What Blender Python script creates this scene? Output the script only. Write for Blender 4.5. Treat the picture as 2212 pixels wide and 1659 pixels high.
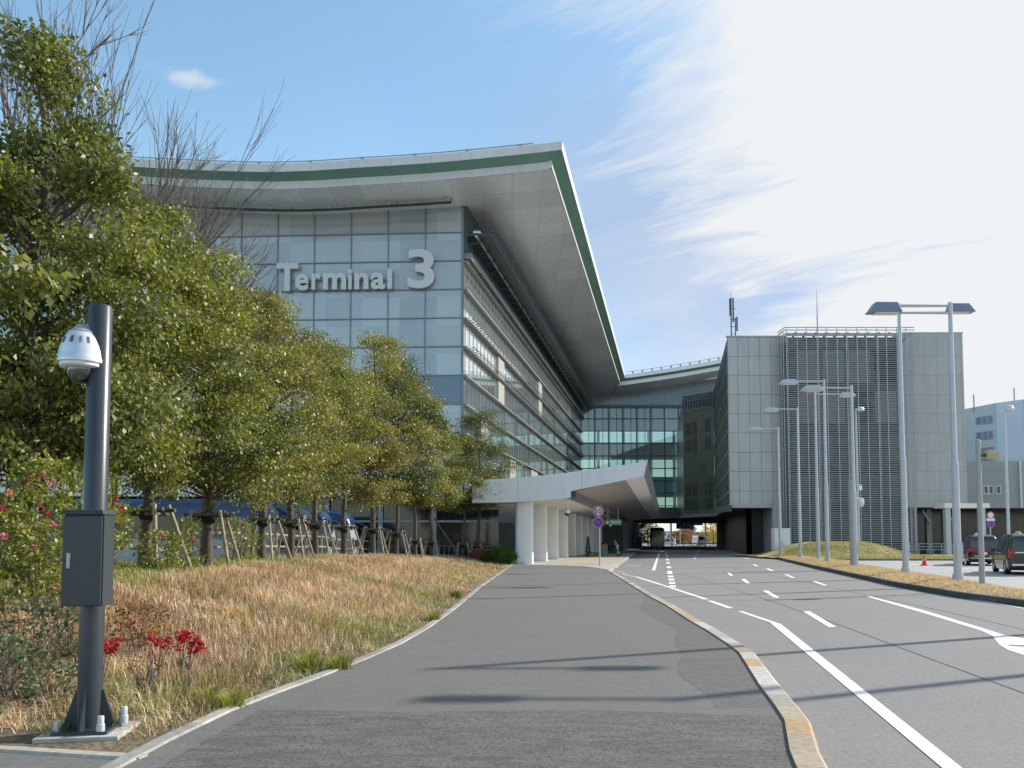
import bpy, bmesh, math, random
import numpy as np
from mathutils import Vector, Matrix
R = math.radians
for o in list(bpy.data.objects): bpy.data.objects.remove(o)
SC = bpy.context.scene
COL = SC.collection
# ------------------------------------------------------------------ camera
CH = 1.6; FPX = 1700.0; W, H = 2212.0, 1659.0; PITCH = R(3.0); HOR = 1166.0
PPY = HOR - FPX*math.tan(PITCH)
cam = bpy.data.objects.new('camera', bpy.data.cameras.new('camera')); COL.objects.link(cam)
cam.location = (0, 0, CH); cam.rotation_euler = (R(90)+PITCH, 0, 0)
cam.data.sensor_width = 36; cam.data.lens = 36*FPX/W
cam.data.shift_y = (PPY-H/2)/W
cam.data.clip_end = 5000; cam.data.clip_start = 0.05
SC.camera = cam
# ------------------------------------------------------------------ light
SUN_AZ, SUN_EL = R(66), R(29)          # azimuth right of straight ahead (+Y)
sd = Vector((math.sin(SUN_AZ)*math.cos(SUN_EL), math.cos(SUN_AZ)*math.cos(SUN_EL), math.sin(SUN_EL)))
sun = bpy.data.objects.new('sun', bpy.data.lights.new('sun', 'SUN')); COL.objects.link(sun)
sun.data.energy = 4.6; sun.data.angle = R(0.5); sun.data.color = (1, .94, .85)
sun.rotation_euler = (-sd).to_track_quat('-Z', 'Y').to_euler()
SC.view_settings.view_transform = 'Standard'; SC.view_settings.look = 'None'
SC.view_settings.gamma = 1; SC.view_settings.exposure = 0.45
world = bpy.data.worlds.new('World'); SC.world = world; world.use_nodes = True
def cam_dir(px, py):
    u = (px-W/2)/FPX; v = (PPY-py)/FPX
    return Vector((u, math.cos(PITCH)-v*math.sin(PITCH), math.sin(PITCH)+v*math.cos(PITCH)))
def build_sky():
    nt = world.node_tree; N = nt.nodes; L = nt.links; N.clear()
    out = N.new('ShaderNodeOutputWorld'); bg = N.new('ShaderNodeBackground')
    sky = N.new('ShaderNodeTexSky'); sky.sky_type = 'NISHITA'; sky.sun_disc = False
    sky.sun_elevation = SUN_EL; sky.sun_rotation = SUN_AZ; sky.air_density = 1.0; sky.dust_density = 0.0; sky.ozone_density = 2.0
    tc = N.new('ShaderNodeTexCoord'); D = tc.outputs['Generated']
    def m(op, a, b=None, c=None, cl=False):
        n = N.new('ShaderNodeMath'); n.operation = op; n.use_clamp = cl
        for i, v in enumerate((a, b, c)):
            if v is None: continue
            if isinstance(v, (int, float)): n.inputs[i].default_value = v
            else: L.new(v, n.inputs[i])
        return n.outputs[0]
    def dot(v, vec):
        n = N.new('ShaderNodeVectorMath'); n.operation = 'DOT_PRODUCT'; L.new(v, n.inputs[0]); n.inputs[1].default_value = vec
        return n.outputs['Value']
    def ramp(x, a, b):
        n = N.new('ShaderNodeMapRange'); n.interpolation_type = 'SMOOTHSTEP'; L.new(x, n.inputs[0])
        n.inputs[1].default_value = a; n.inputs[2].default_value = b; return n.outputs[0]
    zz = m('ADD', m('MAXIMUM', dot(D, (0, 0, 1)), 0.0), .16)
    a = m('DIVIDE', dot(D, (-.86, .50, 0)), zz); b = m('DIVIDE', dot(D, (.50, .86, 0)), zz)
    def noise(sa, sb, det, rough, dist, off):
        c = N.new('ShaderNodeCombineXYZ'); L.new(m('MULTIPLY', a, sa), c.inputs[0]); L.new(m('MULTIPLY', b, sb), c.inputs[1]); c.inputs[2].default_value = off
        n = N.new('ShaderNodeTexNoise'); L.new(c.outputs[0], n.inputs['Vector']); n.inputs['Scale'].default_value = 1
        n.inputs['Detail'].default_value = det; n.inputs['Roughness'].default_value = rough; n.inputs['Distortion'].default_value = dist
        return n.outputs['Fac']
    n1 = noise(.75, 1.7, 9, .62, 1.3, 3.3); n2 = noise(1.5, 5.0, 8, .66, 1.8, 7.1)
    nn = m('ADD', m('MULTIPLY', m('SUBTRACT', n1, .46), 2.6), m('MULTIPLY', m('SUBTRACT', n2, .5), 1.7))
    s = dot(D, tuple(sd))
    mask = ramp(s, .57, .84)
    amp = ramp(s, .45, .64)
    low = m('MULTIPLY', m('MULTIPLY', ramp(s, .42, .66), ramp(m('SUBTRACT', .75, dot(D, (0, 0, 1))), .1, .5)), .50)
    dens = m('ADD', m('MULTIPLY', mask, 1.35), m('MULTIPLY', nn, m('MULTIPLY', amp, 1.0)), cl=True)
    # thin whitening towards the horizon
    hz = m('ADD', m('MULTIPLY', ramp(m('SUBTRACT', .62, dot(D, (0, 0, 1))), .1, .62), .22), m('MULTIPLY', ramp(m('SUBTRACT', .22, dot(D, (0, 0, 1))), 0, .22), .6))
    dens = m('MAXIMUM', dens, hz)
    dens = m('MAXIMUM', dens, m('ADD', low, m('MULTIPLY', m('SUBTRACT', n1, .5), m('MULTIPLY', low, 2.2))))
    # one small cloud
    cd = cam_dir(400, 168).normalized(); side = Vector((cd.y, -cd.x, 0)).normalized(); upv = side.cross(cd)
    e1 = m('MULTIPLY', dot(D, tuple(side)), 24); e2 = m('MULTIPLY', m('SUBTRACT', dot(D, tuple(upv)), 0), 95)
    rr = m('SQRT', m('ADD', m('POWER', e1, 2), m('POWER', e2, 2)))
    rr = m('ADD', rr, m('MULTIPLY', m('SUBTRACT', noise(9, 14, 5, .6, .5, 1.1), .5), 3.2))
    dens = m('MAXIMUM', dens, m('MULTIPLY', ramp(m('SUBTRACT', 1.0, rr), 0, 1.2), .55))
    mix = N.new('ShaderNodeMix'); mix.data_type = 'RGBA'
    hsv = N.new('ShaderNodeMix'); hsv.data_type = 'RGBA'; hsv.blend_type = 'MULTIPLY'; hsv.inputs[0].default_value = 1
    L.new(sky.outputs[0], hsv.inputs[6]); hsv.inputs[7].default_value = (1.42, 1.47, 1.27, 1)
    dk = N.new('ShaderNodeMix'); dk.data_type = 'RGBA'; dk.blend_type = 'MULTIPLY'; L.new(m('MULTIPLY', ramp(s, .38, .66), ramp(m('SUBTRACT', .66, dot(D, (0, 0, 1))), .02, .36)), dk.inputs[0])
    L.new(hsv.outputs[2], dk.inputs[6]); dk.inputs[7].default_value = (.42, .43, .54, 1)
    L.new(dens, mix.inputs[0]); L.new(dk.outputs[2], mix.inputs[6]); mix.inputs[7].default_value = (4.25, 4.35, 4.45, 1)
    L.new(mix.outputs[2], bg.inputs[0]); bg.inputs[1].default_value = .15
    L.new(bg.outputs[0], out.inputs[0])
build_sky()
# ------------------------------------------------------------------ helpers
def P(px, py, Y):
    d = cam_dir(px, py); t = Y/d.y; return Vector((d.x*t, Y, CH+d.z*t))
def G(px, py, z=0.0):
    d = cam_dir(px, py); t = (z-CH)/d.z; return Vector((d.x*t, d.y*t, z))
def tag(o, label=None, cat=None, group=None, kind=None):
    if label: o['label'] = label
    if cat: o['category'] = cat
    if group: o['group'] = group
    if kind: o['kind'] = kind
    return o
def empty(name, loc, label, cat, group=None, rz=0):
    o = bpy.data.objects.new(name, None); COL.objects.link(o); o.location = loc; o.rotation_euler = (0, 0, rz)
    o.empty_display_size = .3
    return tag(o, label, cat, group)
def copy_tree(o, parent=None):
    c = o.copy(); COL.objects.link(c)
    if parent: c.parent = parent
    for ch in list(KIDS.get(o.name, [])):
        d = copy_tree(ch, c); KIDS.setdefault(c.name, []).append(d)
    return c
KIDS = {}
class MB:
    """collects faces of ONE mesh object"""
    def __init__(s): s.v = []; s.f = []; s.c = []; s.col = (1, 1, 1)
    def add(s, vs, fs):
        b = len(s.v); s.v += [tuple(v) for v in vs]
        for f in fs: s.f.append([b+i for i in f]); s.c.append(s.col)
        return s
    def box(s, x0, x1, y0, y1, z0, z1, M=None):
        vs = [Vector((x, y, z)) for z in (z0, z1) for y in (y0, y1) for x in (x0, x1)]
        if M is not None: vs = [M @ v for v in vs]
        return s.add(vs, [(0, 2, 3, 1), (4, 5, 7, 6), (0, 1, 5, 4), (2, 6, 7, 3), (0, 4, 6, 2), (1, 3, 7, 5)])
    def hexa(s, b4, t4):
        return s.add(list(b4)+list(t4), [(3, 2, 1, 0), (4, 5, 6, 7), (0, 1, 5, 4), (1, 2, 6, 5), (2, 3, 7, 6), (3, 0, 4, 7)])
    def bar(s, a, b, w, h, up=(0, 0, 1)):
        a = Vector(a); b = Vector(b); d = (b-a).normalized(); u = Vector(up)
        if abs(d.dot(u)) > .98: u = Vector((0, 1, 0))
        r = d.cross(u).normalized()*w/2; u2 = r.cross(d).normalized()*h/2
        return s.hexa([a-r-u2, a+r-u2, b+r-u2, b-r-u2], [a-r+u2, a+r+u2, b+r+u2, b-r+u2])
    def tube(s, pts, rads, n=10, cap=True):
        pts = [Vector(p) for p in pts]
        if isinstance(rads, (int, float)): rads = [rads]*len(pts)
        b = len(s.v); prev = None
        for i, p in enumerate(pts):
            d = (pts[min(i+1, len(pts)-1)]-pts[max(i-1, 0)]).normalized()
            if prev is None:
                u = Vector((1, 0, 0)) if abs(d.x) < .9 else Vector((0, 1, 0)); u = (u-d*u.dot(d)).normalized()
            else: u = (prev-d*prev.dot(d)).normalized()
            prev = u; w = d.cross(u)
            for k in range(n):
                a = 2*math.pi*k/n; s.v.append(tuple(p+(u*math.cos(a)+w*math.sin(a))*rads[i]))
        for i in range(len(pts)-1):
            for k in range(n):
                k2 = (k+1) % n; s.f.append([b+i*n+k, b+i*n+k2, b+(i+1)*n+k2, b+(i+1)*n+k]); s.c.append(s.col)
        if cap:
            s.f.append([b+k for k in reversed(range(n))]); s.c.append(s.col)
            e = b+(len(pts)-1)*n; s.f.append([e+k for k in range(n)]); s.c.append(s.col)
        return s
    def lathe(s, prof, c=(0, 0, 0), n=24, axis='z', M=None):
        b = len(s.v); c = Vector(c)
        for r, h in prof:
            for k in range(n):
                a = 2*math.pi*k/n
                v = Vector((r*math.cos(a), r*math.sin(a), h)) if axis == 'z' else (Vector((r*math.cos(a), h, r*math.sin(a))) if axis == 'y' else Vector((h, r*math.cos(a), r*math.sin(a))))
                v = v+c
                if M is not None: v = M @ v
                s.v.append(tuple(v))
        for i in range(len(prof)-1):
            for k in range(n):
                k2 = (k+1) % n; s.f.append([b+i*n+k, b+i*n+k2, b+(i+1)*n+k2, b+(i+1)*n+k]); s.c.append(s.col)
        return s
    def prism(s, poly, d):
        poly = [Vector(p) for p in poly]; d = Vector(d); n = len(poly)
        return s.add(poly+[p+d for p in poly], [list(reversed(range(n))), list(range(n, 2*n))]+[(i, (i+1) % n, n+(i+1) % n, n+i) for i in range(n)])
    def quad(s, a, b, c, d): return s.add([a, b, c, d], [(0, 1, 2, 3)])
    def build(s, name, mat, parent=None, smooth=False, bevel=0, normals=True, loc=None):
        me = bpy.data.meshes.new(name); me.from_pydata(s.v, [], s.f)
        ca = me.color_attributes.new('Col', 'FLOAT_COLOR', 'CORNER'); arr = []
        for f, c in zip(s.f, s.c): arr += [c[0], c[1], c[2], 1.0]*len(f)
        ca.data.foreach_set('color', arr)
        if normals:
            bm = bmesh.new(); bm.from_mesh(me); bmesh.ops.recalc_face_normals(bm, faces=bm.faces); bm.to_mesh(me); bm.free()
        o = bpy.data.objects.new(name, me); COL.objects.link(o)
        if mat: me.materials.append(mat)
        if parent: o.parent = parent; KIDS.setdefault(parent.name, []).append(o)
        if loc is not None: o.location = loc
        if smooth:
            me.polygons.foreach_set('use_smooth', [True]*len(me.polygons))
            try: me.set_sharp_from_angle(angle=R(40))
            except Exception: pass
        if bevel:
            b = o.modifiers.new('b', 'BEVEL'); b.width = bevel; b.segments = 2; b.limit_method = 'ANGLE'
        return o
def np_mesh(name, V, quads=None, tris=None, cols=None, mat=None, parent=None):
    me = bpy.data.meshes.new(name); V = np.asarray(V, dtype=np.float32)
    me.vertices.add(len(V)); me.vertices.foreach_set('co', V.ravel())
    li = []; ls = []; cur = 0
    if quads is not None: li.append(quads.ravel()); ls.append(np.arange(len(quads))*4); cur = len(quads)*4
    if tris is not None: li.append(tris.ravel()); ls.append(cur+np.arange(len(tris))*3)
    li = np.concatenate(li).astype(np.int32); ls = np.concatenate(ls).astype(np.int32)
    me.loops.add(len(li)); me.loops.foreach_set('vertex_index', li)
    me.polygons.add(len(ls)); me.polygons.foreach_set('loop_start', ls)
    me.update(calc_edges=True); me.validate()
    if cols is not None:
        ca = me.color_attributes.new('Col', 'FLOAT_COLOR', 'POINT')
        c4 = np.ones((len(V), 4), dtype=np.float32); c4[:, :3] = cols; ca.data.foreach_set('color', c4.ravel())
    o = bpy.data.objects.new(name, me); COL.objects.link(o)
    if mat: me.materials.append(mat)
    if parent: o.parent = parent; KIDS.setdefault(parent.name, []).append(o)
    return o
# ------------------------------------------------------------------ materials
class NM:
    def __init__(s, name):
        s.m = bpy.data.materials.new(name); s.m.use_nodes = True; s.t = s.m.node_tree; s.N = s.t.nodes; s.L = s.t.links
        s.b = s.N['Principled BSDF']; s.out = s.N['Material Output']
    def n(s, k, **kw):
        x = s.N.new(k)
        for a, b in kw.items(): setattr(x, a, b)
        return x
    def set(s, sock, v):
        if hasattr(v, 'is_output') or isinstance(v, bpy.types.NodeSocket): s.L.new(v, sock)
        else: sock.default_value = v
    def math(s, op, a, b=None, cl=False):
        x = s.n('ShaderNodeMath', operation=op, use_clamp=cl); s.set(x.inputs[0], a)
        if b is not None: s.set(x.inputs[1], b)
        return x.outputs[0]
    def mix(s, f, a, b, mode='MIX'):
        x = s.n('ShaderNodeMix', data_type='RGBA', blend_type=mode); s.set(x.inputs[0], f)
        for i, v in ((6, a), (7, b)): s.set(x.inputs[i], v if isinstance(v, bpy.types.NodeSocket) else (v[0], v[1], v[2], 1))
        return x.outputs[2]
    def co(s, scale=(1, 1, 1)):
        t = s.n('ShaderNodeTexCoord'); mp = s.n('ShaderNodeMapping'); s.L.new(t.outputs['Object'], mp.inputs[0]); mp.inputs['Scale'].default_value = scale
        return mp.outputs[0]
    def noise(s, scale, det=4, rough=.55, vec=None, dist=0):
        x = s.n('ShaderNodeTexNoise'); x.inputs['Scale'].default_value = scale; x.inputs['Detail'].default_value = det
        x.inputs['Roughness'].default_value = rough; x.inputs['Distortion'].default_value = dist
        s.L.new(vec if vec is not None else s.co(), x.inputs['Vector']); return x.outputs['Fac']
    def ramp(s, x, a, b, lo=0, hi=1):
        r = s.n('ShaderNodeMapRange'); s.L.new(x, r.inputs[0]); r.inputs[1].default_value = a; r.inputs[2].default_value = b
        r.inputs[3].default_value = lo; r.inputs[4].default_value = hi; return r.outputs[0]
    def bump(s, h, st, dist=.02):
        b = s.n('ShaderNodeBump'); b.inputs['Strength'].default_value = st; b.inputs['Distance'].default_value = dist
        s.L.new(h, b.inputs['Height']); s.L.new(b.outputs[0], s.b.inputs['Normal'])
    def fin(s, col=None, rough=None, metal=None, spec=None):
        if col is not None: s.set(s.b.inputs['Base Color'], col if isinstance(col, bpy.types.NodeSocket) else (*col, 1))
        if rough is not None: s.set(s.b.inputs['Roughness'], rough)
        if metal is not None: s.b.inputs['Metallic'].default_value = metal
        if spec is not None: s.b.inputs['Specular IOR Level'].default_value = spec
        return s.m
def simple(name, col, rough=.5, metal=0, var=.12, scale=3, spec=.5, bump=0, bscale=40):
    m = NM(name); f = m.noise(scale, 5)
    c = m.mix(m.ramp(f, .3, .7), tuple(x*(1-var) for x in col), tuple(min(1, x*(1+var)) for x in col))
    if bump: m.bump(m.noise(bscale, 4), bump, .01)
    return m.fin(c, rough, metal, spec)
def vcol(name, rough=.6, spec=.5, mul=1.0, transl=0, nscale=None):
    m = NM(name); a = m.n('ShaderNodeVertexColor', layer_name='Col'); c = a.outputs[0]
    if nscale: c = m.mix(m.ramp(m.noise(nscale, 5), .3, .7), m.mix(1.0, c, (.78, .78, .78), 'MULTIPLY'), m.mix(1.0, c, (1.15, 1.15, 1.15), 'MULTIPLY'))
    m.fin(c, rough, 0, spec)
    if transl:
        tr = m.n('ShaderNodeBsdfTranslucent'); m.L.new(m.mix(1.0, c, (1.5, 1.6, .7), 'MULTIPLY'), tr.inputs[0])
        ms = m.n('ShaderNodeMixShader'); ms.inputs[0].default_value = transl
        m.L.new(m.b.outputs[0], ms.inputs[1]); m.L.new(tr.outputs[0], ms.inputs[2]); m.L.new(ms.outputs[0], m.out.inputs[0])
    return m.m
def joints(name, base, line, sx, sz, wx=.02, wz=.02, ax='x', offx=0, offz=0, var=.06, rough=.45, spec=.5, metal=0):
    """panel joints drawn at regular real spacing; ax = horizontal axis used"""
    m = NM(name); t = m.n('ShaderNodeTexCoord'); sp = m.n('ShaderNodeSeparateXYZ'); m.L.new(t.outputs['Object'], sp.inputs[0])
    h = sp.outputs[0 if ax == 'x' else 1]; v = sp.outputs[2] if ax in 'xy' and sz > 0 else sp.outputs[1]; sz = abs(sz)
    u = m.math('DIVIDE', m.math('ADD', h, 500*sx-offx), sx); w = m.math('DIVIDE', m.math('ADD', v, 500*sz-offz), sz)
    fu = m.math('FRACT', u); fw = m.math('FRACT', w)
    lu = m.math('LESS_THAN', fu, wx/sx); lw = m.math('LESS_THAN', fw, wz/sz); ln = m.math('MAXIMUM', lu, lw)
    cc = m.n('ShaderNodeCombineXYZ'); m.L.new(m.math('FLOOR', u), cc.inputs[0]); m.L.new(m.math('FLOOR', w), cc.inputs[1])
    wn = m.n('ShaderNodeTexWhiteNoise'); wn.noise_dimensions = '3D'; m.L.new(cc.outputs[0], wn.inputs['Vector'])
    c = m.mix(wn.outputs['Value'], tuple(x*(1-var) for x in base), tuple(x*(1+var) for x in base))
    st = m.ramp(m.noise(.5, 5, vec=m.co((3, 3, .5))), .35, .75); c = m.mix(m.math('MULTIPLY', st, .30), c, tuple(x*.6 for x in base)); st2 = m.ramp(m.noise(1.0, 6, .65, vec=m.co((2.2, 2.2, .12))), .48, .72); c = m.mix(m.math('MULTIPLY', st2, .14), c, tuple(x*.5 for x in base))
    return m.fin(m.mix(ln, c, line), rough, metal, spec)
def asphalt(name, base, patch=.0, rough=.85, dark=(.03, .03, .03)):
    m = NM(name)
    fine = m.noise(260, 3, .7); med = m.noise(28, 5, .65); big = m.noise(.28, 6, .6, dist=.6)
    c = m.mix(m.ramp(fine, .32, .68), tuple(x*.72 for x in base), tuple(x*1.28 for x in base))
    c = m.mix(m.math('MULTIPLY', m.ramp(med, .35, .7), .38), c, tuple(x*1.45 for x in base))
    gr_ = m.n('ShaderNodeTexVoronoi'); gr_.inputs['Scale'].default_value = 48; m.L.new(m.co(), gr_.inputs['Vector'])
    sepc = m.n('ShaderNodeSeparateColor'); m.L.new(gr_.outputs['Color'], sepc.inputs[0])
    c = m.mix(m.math('MULTIPLY', m.ramp(sepc.outputs[0], .72, .95), .38), c, tuple(x*.55 for x in base)); c = m.mix(m.math('MULTIPLY', m.ramp(sepc.outputs[1], .8, .97), .35), c, tuple(x*1.7 for x in base))
    c = m.mix(m.math('MULTIPLY', m.ramp(big, .35, .7), .28), c, tuple(x*.82 for x in base))
    strk = m.noise(1.0, 6, .6, vec=m.co((.25, 2.2, 1)), dist=.8)
    c = m.mix(m.math('MULTIPLY', m.ramp(strk, .5, .7), .25), c, tuple(x*1.22 for x in base))
    if patch:
        v = m.n('ShaderNodeTexVoronoi'); v.inputs['Scale'].default_value = 38; m.L.new(m.co(), v.inputs['Vector'])
        pit = m.ramp(v.outputs['Distance'], .55, .3)
        pm = m.ramp(m.noise(3.0, 8, .7, vec=m.co((.8, 2.6, 1)), dist=.6), .42, .62)
        c = m.mix(m.math('MULTIPLY', pm, patch), c, tuple(x*.62 for x in base))
        c = m.mix(m.math('MULTIPLY', m.math('MULTIPLY', m.ramp(med, .4, .6), pit), patch*1.3, True), c, tuple(x*.35 for x in base))
    m.bump(fine, .5, .006)
    return m.fin(c, rough, 0, .35)
def glass_panels(name, base, sx, sz, ax='x', rough=.04, var=.35, offx=0, offz=0, alt=None, spec=.9, metal=0):
    """opaque coated facade glass: dark body colour that varies per pane, mirror gloss"""
    m = NM(name); t = m.n('ShaderNodeTexCoord'); sp = m.n('ShaderNodeSeparateXYZ'); m.L.new(t.outputs['Object'], sp.inputs[0])
    u = m.math('FLOOR', m.math('DIVIDE', m.math('SUBTRACT', sp.outputs[0 if ax == 'x' else 1], offx), sx)); w = m.math('FLOOR', m.math('DIVIDE', m.math('SUBTRACT', sp.outputs[2], offz), sz))
    cc = m.n('ShaderNodeCombineXYZ'); m.L.new(u, cc.inputs[0]); m.L.new(w, cc.inputs[1])
    wn = m.n('ShaderNodeTexWhiteNoise'); m.L.new(cc.outputs[0], wn.inputs['Vector'])
    c = m.mix(wn.outputs['Value'], tuple(x*(1-var) for x in base), tuple(x*(1+var) for x in base))
    c = m.mix(m.math('MULTIPLY', m.ramp(m.noise(.18, 4), .4, .65), .6), c, alt or tuple(x*1.3 for x in base))
    m.b.inputs['Metallic'].default_value = metal
    m.bump(m.noise(.6, 2), .02, .05)
    m.b.inputs['IOR'].default_value = 1.7
    return m.fin(c, rough, metal, spec)
def see_glass(name, tint, refl=.25):
    m = NM(name); m.N.remove(m.b)
    tr = m.n('ShaderNodeBsdfTransparent'); tr.inputs[0].default_value = (*tint, 1)
    gl = m.n('ShaderNodeBsdfGlossy'); gl.inputs['Color'].default_value = (.8, .9, .95, 1); gl.inputs['Roughness'].default_value = .03
    fr = m.n('ShaderNodeFresnel'); fr.inputs[0].default_value = 1.5
    f = m.math('ADD', fr.outputs[0], refl, cl=True)
    ms = m.n('ShaderNodeMixShader'); m.L.new(f, ms.inputs[0]); m.L.new(tr.outputs[0], ms.inputs[1]); m.L.new(gl.outputs[0], ms.inputs[2])
    m.L.new(ms.outputs[0], m.out.inputs[0]); return m.m
M = {}
M['road'] = asphalt('road_asphalt', (.215, .212, .208))
M['path'] = asphalt('path_asphalt', (.160, .157, .150), patch=.22)
M['rough'] = asphalt('rough_asphalt', (.150, .147, .140), patch=.85)
M['rough2'] = asphalt('weathered_asphalt', (.146, .143, .137), patch=.5)
M['lot'] = asphalt('lot_asphalt', (.17, .17, .17))
M['lot2'] = asphalt('pale_asphalt', (.36, .36, .35))
M['paint'] = NM('road_paint'); _m = M['paint']; _w = _m.ramp(_m.noise(11, 8, .75), .55, .70)
M['paint'] = _m.fin(_m.mix(_m.math('MULTIPLY', _w, .6), (.84, .84, .82), (.35, .35, .34)), .6)
_m = NM('worn_paint'); _w = _m.ramp(_m.noise(9, 6, .7), .42, .6); M['paint2'] = _m.fin(_m.mix(_w, (.55, .55, .54), (.25, .25, .25)), .7)
M['kerbcol'] = vcol('kerb_stone', .8, .3, nscale=14)
M['veh'] = vcol('painted', .35, .5)
M['conc'] = simple('concrete', (.42, .41, .38), .8, bump=.3, var=.2, scale=5)
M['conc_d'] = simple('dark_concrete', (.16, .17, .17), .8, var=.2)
M['white'] = simple('white_cladding', (.80, .80, .79), .4, var=.03, scale=.5)
M['white_j'] = joints('white_cladding_panels', (.80, .80, .80), (.35, .36, .37), 4.0, 9, .025, .0, 'x', var=.03)
M['colm'] = simple('white_column_paint', (.80, .80, .78), .5, var=.04, scale=1)
M['green'] = simple('green_band', (.125, .255, .205), .5, var=.06, scale=.4)
M['soffit'] = joints('soffit_panels', (.74, .76, .73), (.42, .43, .42), 2.6, -3.4, .035, .035, 'x', var=.10, rough=.30, metal=.25)
M['dark_metal'] = simple('dark_metal', (.06, .075, .085), .4, .3)
M['grey_metal'] = simple('grey_metal', (.33, .35, .37), .45, .2)
M['mullion'] = simple('mullion', (.14, .18, .21), .4, .3)
M['ledge'] = simple('ledge_metal', (.19, .195, .185), .45, .1, var=.06)
M['slim'] = simple('slim_mullion', (.30, .33, .33), .4, .2)
M['gfront'] = glass_panels('front_glass', (.31, .36, .385), 3.4, 2.615, 'x', .05, .20, alt=(.36, .385, .39), spec=.8)
M['gside'] = glass_panels('side_glass', (.76, .83, .81), 1.5, 2.6, 'y', .03, .10, alt=(.84, .87, .84), spec=1.0, metal=.9)
M['cream'] = simple('cream_panel', (.34, .33, .30), .5)
M['gblue'] = simple('blue_spandrel', (.09, .15, .22), .15, 0, var=.06, spec=.8)
M['gdark'] = simple('dark_glass', (.012, .02, .025), .08, 0, spec=.7)
M['gmat'] = simple('matte_dark_glass', (.012, .02, .024), .5, 0, spec=.2)  # dark glass with a matte surface
M['gsee'] = see_glass('atrium_glass', (.50, .66, .70), .10)
M['letter'] = simple('letter_metal', (.55, .56, .57), .45, .1, var=.02)
M['panel'] = joints('grey_wall_panels', (.44, .435, .43), (.12, .16, .19), 1.2, 2.08, .05, .05, 'x', offx=23.1, offz=.55, var=.05, rough=.35, metal=.2)
M['panel2'] = joints('grey_wall_panels_right', (.43, .425, .415), (.24, .25, .26), 1.3, 2.08, .04, .04, 'x', offx=41.9, offz=.55, var=.04, rough=.4, metal=.1)
M['darkside'] = joints('dark_glazed_wall', (.022, .038, .042), (.05, .07, .08), 1.45, 2.2, .05, .08, 'y', var=.35, rough=.55, spec=.12)
M['louvre'] = simple('louvre_metal', (.30, .31, .32), .4, .2)
M['lampm'] = simple('lamp_post_paint', (.50, .52, .54), .4, .1, var=.05)
M['lamph'] = simple('lamp_head', (.20, .23, .30), .35, .2)
M['postg'] = simple('camera_post_paint', (.036, .046, .056), .32, .1, var=.06, scale=6)
M['postb'] = simple('control_box_paint', (.042, .051, .058), .38, .1, var=.05, scale=8)
M['steel'] = simple('steel', (.55, .56, .57), .3, .8, var=.1)
M['silver'] = simple('silver_plastic', (.66, .69, .74), .22, .35, var=.04)
M['greyp'] = simple('grey_plastic', (.30, .31, .33), .4)
M['clear'] = see_glass('clear_dome', (.82, .85, .86), .12)
M['bark'] = simple('bark', (.085, .068, .052), .9, var=.4, scale=9, bump=.9, bscale=25)
M['twig'] = simple('twig_bark', (.13, .11, .095), .9, var=.2)
M['log'] = simple('stake_wood', (.30, .26, .19), .85, var=.3, scale=6, bump=.5)
M['logd'] = simple('mossy_wood', (.10, .10, .06), .9, var=.35, scale=9, bump=.5)
M['wrap'] = simple('black_wrap', (.012, .012, .012), .9)
M['leaf'] = vcol('leaf', .48, .65, transl=.28)
M['leafd'] = vcol('leaf_dull', .6, .3, transl=.25)
M['grass'] = vcol('dry_grass', .65, .25, transl=.3)
M['turf'] = NM('turf')
_m = M['turf']; M['turf'] = _m.fin(_m.mix(_m.ramp(_m.noise(.7, 6, .6), .52, .7), _m.mix(_m.ramp(_m.noise(30, 5), .3, .7), (.34, .21, .13), (.58, .39, .26)), (.28, .24, .09)), .95)
_m = NM('soil'); M['soil'] = _m.fin(_m.mix(_m.ramp(_m.noise(2.2, 7, .65), .38, .62), (.085, .06, .035), (.22, .17, .10)), .95); _m.bump(_m.noise(18, 6), .9, .05)
_m = NM('terrace_paving'); _b = _m.n('ShaderNodeTexBrick'); _b.inputs['Scale'].default_value = 1; _b.inputs['Brick Width'].default_value = .3; _b.inputs['Row Height'].default_value = .3; _b.offset = 0
_b.inputs['Mortar Size'].default_value = .012; _b.inputs['Color1'].default_value = (.50, .47, .42, 1); _b.inputs['Color2'].default_value = (.42, .40, .36, 1); _b.inputs['Mortar'].default_value = (.25, .24, .22, 1)
_m.L.new(_m.co(), _b.inputs['Vector']); M['pave'] = _m.fin(_b.outputs['Color'], .8)
M['tactile'] = simple('tactile_yellow', (.62, .42, .12), .7, var=.2, scale=6)
M['ground'] = simple('ground', (.22, .21, .19), .95, var=.15, scale=.1)
M['black'] = simple('black_paint', (.012, .014, .018), .12, .0, var=.05, spec=.8)
M['rubber'] = simple('rubber', (.015, .015, .015), .8)
M['chrome'] = simple('chrome', (.6, .62, .65), .15, .9)
M['red'] = simple('red_lamp', (.45, .02, .03), .25)
M['sred'] = simple('sign_red', (.55, .05, .06), .5, var=.05)
M['sblue'] = simple('sign_blue', (.02, .08, .38), .5, var=.05)
M['swhite'] = simple('sign_white', (.75, .75, .75), .5, var=.03)
M['teal'] = simple('teal_sign', (.10, .30, .28), .5, var=.05)
M['dsign'] = simple('direction_sign_blue', (.01, .09, .24), .5, var=.05)
M['cone'] = simple('cone_red', (.70, .05, .03), .5)
M['beige'] = joints('beige_wall_panels', (.40, .41, .37), (.30, .31, .28), 6, 4, .06, .06, 'x', var=.03, rough=.7)
M['bluewhite'] = joints('pale_blue_cladding', (.50, .57, .66), (.42, .49, .57), 5.5, 9, .2, .1, 'x', var=.09, rough=.4)
M['busblue'] = simple('bus_blue', (.012, .05, .15), .2, spec=.7)
M['buswhite'] = simple('bus_white', (.70, .72, .74), .25, var=.03)
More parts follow.
